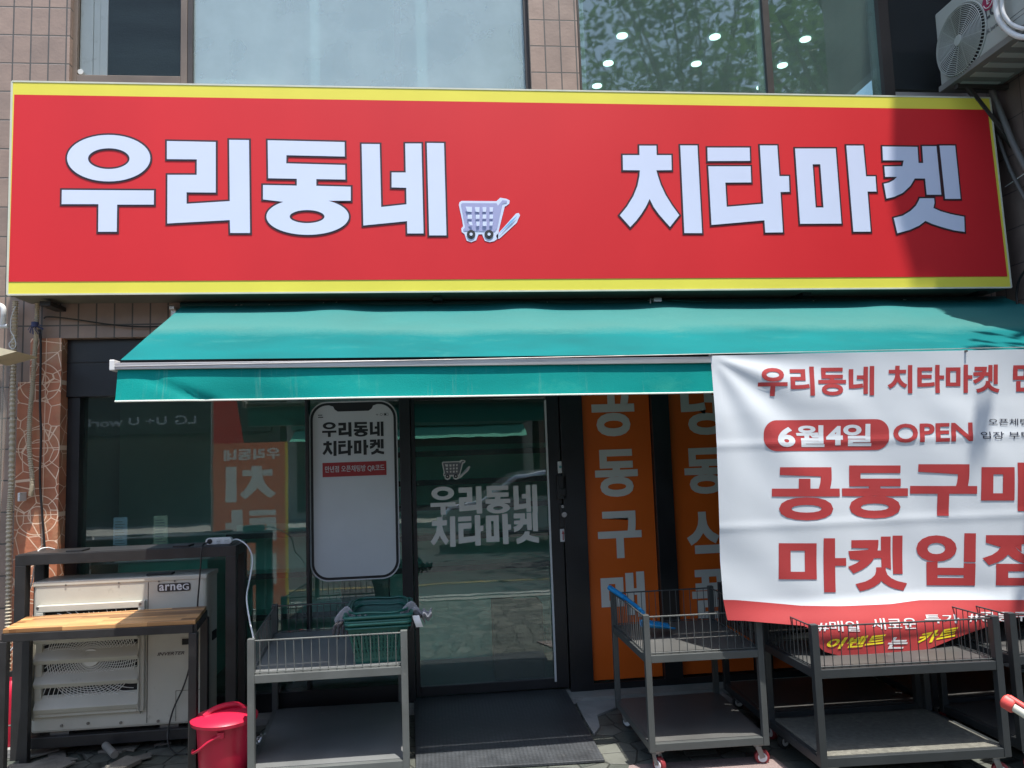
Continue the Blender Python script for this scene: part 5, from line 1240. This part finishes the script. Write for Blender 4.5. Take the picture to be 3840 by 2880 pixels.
# ================================================================== ACROSS THE STREET (seen only as reflections)
def clothmat(name, c):
    m = mat(name, c, .7, 0, .04, 3); n = m.node_tree.nodes; l = m.node_tree.links
    t = n.new('ShaderNodeBsdfTranslucent'); t.inputs[0].default_value = (*c, 1); mx = n.new('ShaderNodeMixShader'); mx.inputs[0].default_value = .4
    l.new(n['Principled BSDF'].outputs[0], mx.inputs[1]); l.new(t.outputs[0], mx.inputs[2]); l.new(mx.outputs[0], n['Material Output'].inputs[0]); return m
FLAGM = clothmat('flag_orange', (.75, .24, .13)); FLAGW = clothmat('flag_white', (.8, .82, .8)); FLAGY = clothmat('flag_yellow', (.8, .65, .1)); FLAGR = clothmat('flag_red', (.6, .04, .04))
# flag banner facing the shop; it is what the window mirrors
fg = thing('flag_banner', (-2.1, -3.0, 0), 'tall orange and yellow flag banner with shop name facing the window', 'banner')
f0, f1 = aty(800, 1900, 3.2).x, aty(1080, 1900, 3.2).x
ym = -3.0+.0
# letters are dyed through the cloth, so the cloth is cut round them; they face the shop (+y), so they are turned round
LP = brand_loops(L1K, (f0+.08, 1.62, f1-.1, 1.74))+brand_loops(('chi',), (f0+.12, 1.2, f1-.12, 1.56))+brand_loops(('ta',), (f0+.12, .76, f1-.12, 1.12))+brand_loops(('ma',), (f0+.12, .32, f1-.12, .68))
LP = [[(f0+f1-x, z) for x, z in lp] for lp in LP]
sxn = Decal(); sxn.shape([[(f0, .12), (f1-.03, .12), (f1-.03, 1.80), (f0, 1.80)]]+LP, -2.92); o = sxn.build('flag_cloth', FLAGM, fg)
d = Decal(); d.shape(LP, -2.92); d.build('lettering', FLAGW, o)
Decal().rect(f1-.03, .12, f1, 1.80, -2.92).build('flag_edge', FLAGY, o)
MB().add([(f0, -2.92, 1.80), (f0+.3, -2.92, 1.80), (f0+.22, -2.92, 2.3), (f0, -2.92, 2.42)], [(0, 1, 2, 3)]).build('flag_tip', FLAGR, fg)
MB().tube([(f0-.02, -2.95, 0), (f0-.02, -2.95, 2.5)], .015, 8).build('pole', ALU, fg); MB().cyl((f0-.02, -2.95, 0), (0, 0, 1), .2, .05, 24).build('base', BLACKP, fg)
# car
cx_c, cy_c = 2.35, -9.9
car = thing('parked_car', (cx_c, cy_c, -.15), 'silver saloon car on the road, mirrored in the shop door', 'car')
CP = mat('car_paint', (.55, .57, .6), .2, .6, .03, coat=.6); CG = mat('car_glass', (.02, .025, .03), .05, 0, 0)
prof = [(-2.2, .35), (-2.2, .75), (-2.05, .88), (-1.5, .95), (-.85, 1.38), (-.3, 1.45), (.6, 1.43), (1.25, 1.0), (1.95, .86), (2.2, .7), (2.22, .38), (1.75, .3), (-1.8, .3)]
MB().prism([(cx_c+x, cy_c-.85, z-.15) for x, z in prof], (0, 1.7, 0)).build('body', CP, car, .06)
for y in (cy_c+.852, cy_c-.855):
    MB().prism([(cx_c+x, y, z-.15) for x, z in ((-1.3, .97), (-.8, 1.33), (-.25, 1.38), (.5, 1.36), (1.0, 1.02))], (0, .004, 0)).build('side_window', CG, car)
for x in (-1.4, 1.4):
    for y, s_ in ((cy_c+.70, 1), (cy_c-.70, -1)):
        wv = MB().cyl((cx_c+x, y, .17), (0, s_, 0), .32, .18, 32).build('wheel', mat('tyre', (.02, .02, .02), .8), car, .02)
        b = MB().cyl((cx_c+x, y+s_*.178, .17), (0, s_, 0), .21, .008, 32)
        b.build('rim', SILVER, wv)
for y in (-.6, .6): MB().box((cx_c-2.22, cy_c+y-.18, .42), (cx_c-2.17, cy_c+y+.18, .54)).build('headlight', WHITEP, car, .02)
# buildings opposite
def building(x0, x1, h, m, lab, shopc, awn=None):
    b = thing('street_building', ((x0+x1)/2, -18, 0), lab, 'building', 'buildings across the street')
    MB().box((x0, -26, 0), (x1, -18, h)).build('wall', m, b)
    n = max(2, int((x1-x0)/1.6)); wz = 3.6
    while wz+1.4 < h:
        for i in range(n):
            xa = x0+(x1-x0)*(i+.18)/n; xb = x0+(x1-x0)*(i+.82)/n
            f_ = MB().box((xa, -18.0, wz), (xb, -17.94, wz+1.5)).build('window', CG, b); MB().box((xa-.05, -17.98, wz-.08), (xb+.05, -17.9, wz)).build('sill', CONC, f_)
        wz += 3.0
    MB().box((x0+.3, -18.0, .2), (x1-.3, -17.93, 2.5)).build('shop_window', CG, b)
    MB().box((x0+.2, -17.99, 2.6), (x1-.2, -17.7, 3.3)).build('fascia', shopc, b)
    if awn: MB().add([(x0+.3, -17.9, 2.6), (x1-.3, -17.9, 2.6), (x1-.3, -16.8, 2.2), (x0+.3, -16.8, 2.2)], [(0, 1, 2, 3)]).build('awning', awn, b)
    return b
building(-22, -12.5, 7, mat('bw1', (.30, .28, .26), .8, 0, .1), 'grey brick building across the street, leftmost', mat('f1', (.05, .12, .25), .5))
b0 = building(-12.3, -4.5, 4.4, mat('bw2', (.07, .07, .07), .7, 0, .1), 'low black fronted phone shop across the street', BLACKP)
d = Decal(); d.text('LG U+ U world', -10.0, 2.85, -6.8, 3.08, -17.69, bold=.02)
for i, (x, y, z) in enumerate(d.v): d.v[i] = (-16.8-x, y, z)
d.build('fascia_lettering', mat('grey_letter', (.45, .45, .45), .5), b0)
building(-4.3, 3.0, 6.5, mat('bw3', (.34, .33, .30), .8, 0, .1), 'cream building with green shop awning across the street', mat('f3', (.02, .16, .11), .5), mat('aw3', (.04, .28, .2), .7))
building(3.2, 11.5, 6.5, mat('bw4', (.16, .10, .08), .8, 0, .1), 'brown brick building across the street', mat('f4', (.30, .05, .04), .5))
building(11.7, 24, 9.5, mat('bw5', (.25, .27, .28), .8, 0, .1), 'blue grey office block across the street, rightmost', mat('f5', (.1, .1, .1), .5))
# trees
LEAF = mat('leaf', (.05, .085, .045), .55, 0, .5, 1.5); BARK = mat('bark', (.10, .075, .055), .9, 0, .3, 6, .6, 20)
def leafmat(m):
    n = m.node_tree.nodes; l = m.node_tree.links; b = n['Principled BSDF']; t = n.new('ShaderNodeBsdfTranslucent'); t.inputs[0].default_value = (.10, .2, .04, 1)
    mx = n.new('ShaderNodeMixShader'); mx.inputs[0].default_value = .3; l.new(b.outputs[0], mx.inputs[1]); l.new(t.outputs[0], mx.inputs[2]); l.new(mx.outputs[0], n['Material Output'].inputs[0])
leafmat(LEAF)
def tree(x, y, h, R, nleaf, ls, lab, seed, zc=None, g='street trees along the far pavement', base=0, clumps=34, flat=.8):
    rn = random.Random(seed); r = thing('street_tree', (x, y, base), lab, 'tree', g)
    top = Vector((x, y, h*.55)); MB().tube(smoothpath([(x, y, base), (x+.1, y+.05, h*.2), (x-.05, y, h*.4), top]), .1, 10, rf=lambda i: .17-.005*i).build('trunk', BARK, r, 0, True)
    cen = Vector((x, y, zc or h*.72)); br = MB(); lf = MB()
    cl = []
    while len(cl) < clumps:
        p = Vector((rn.uniform(-1, 1), rn.uniform(-1, 1), rn.uniform(-1, 1)))
        if .25 < p.length < 1: cl.append(cen+Vector((p.x*R, p.y*R, p.z*R*flat)))
    for c in cl:
        m_ = top.lerp(c, .5)+Vector((rn.uniform(-.2, .2), rn.uniform(-.2, .2), rn.uniform(-.1, .3))); br.tube([top, m_, c], .04, 5, rf=lambda i: (.06, .035, .012)[i])
    br.build('branch', BARK, r)
    for k in range(nleaf):
        c = rn.choice(cl); s = R*.34; p = c+Vector((rn.gauss(0, s*.55), rn.gauss(0, s*.55), rn.gauss(0, s*.45)))
        a = rn.uniform(0, 6.28); u = Vector((math.cos(a), math.sin(a), rn.uniform(-.5, .5))).normalized(); v = u.cross(Vector((rn.uniform(-.6, .6), rn.uniform(-.6, .6), 1))).normalized()
        L = ls*rn.uniform(.6, 1.3); lf.add([p-u*L, p-v*L*.45, p+u*L, p+v*L*.45], [(0, 1, 2, 3)])
    lf.build('crown', LEAF, r)
    return r
tree(6.2, -11.5, 12.5, 4.0, 6500, .12, 'leafy street tree across the road, mirrored in the upper right window', 2, zc=11.2)
tree(11.8, -13, 13, 4.2, 6500, .13, 'larger street tree across the road further to the right', 5, zc=11)
tree(5.5, -3.2, 7.6, 1.7, 1500, .09, 'young street tree beside the shop, out at the right', 8, zc=6.8, clumps=16, g='street trees')
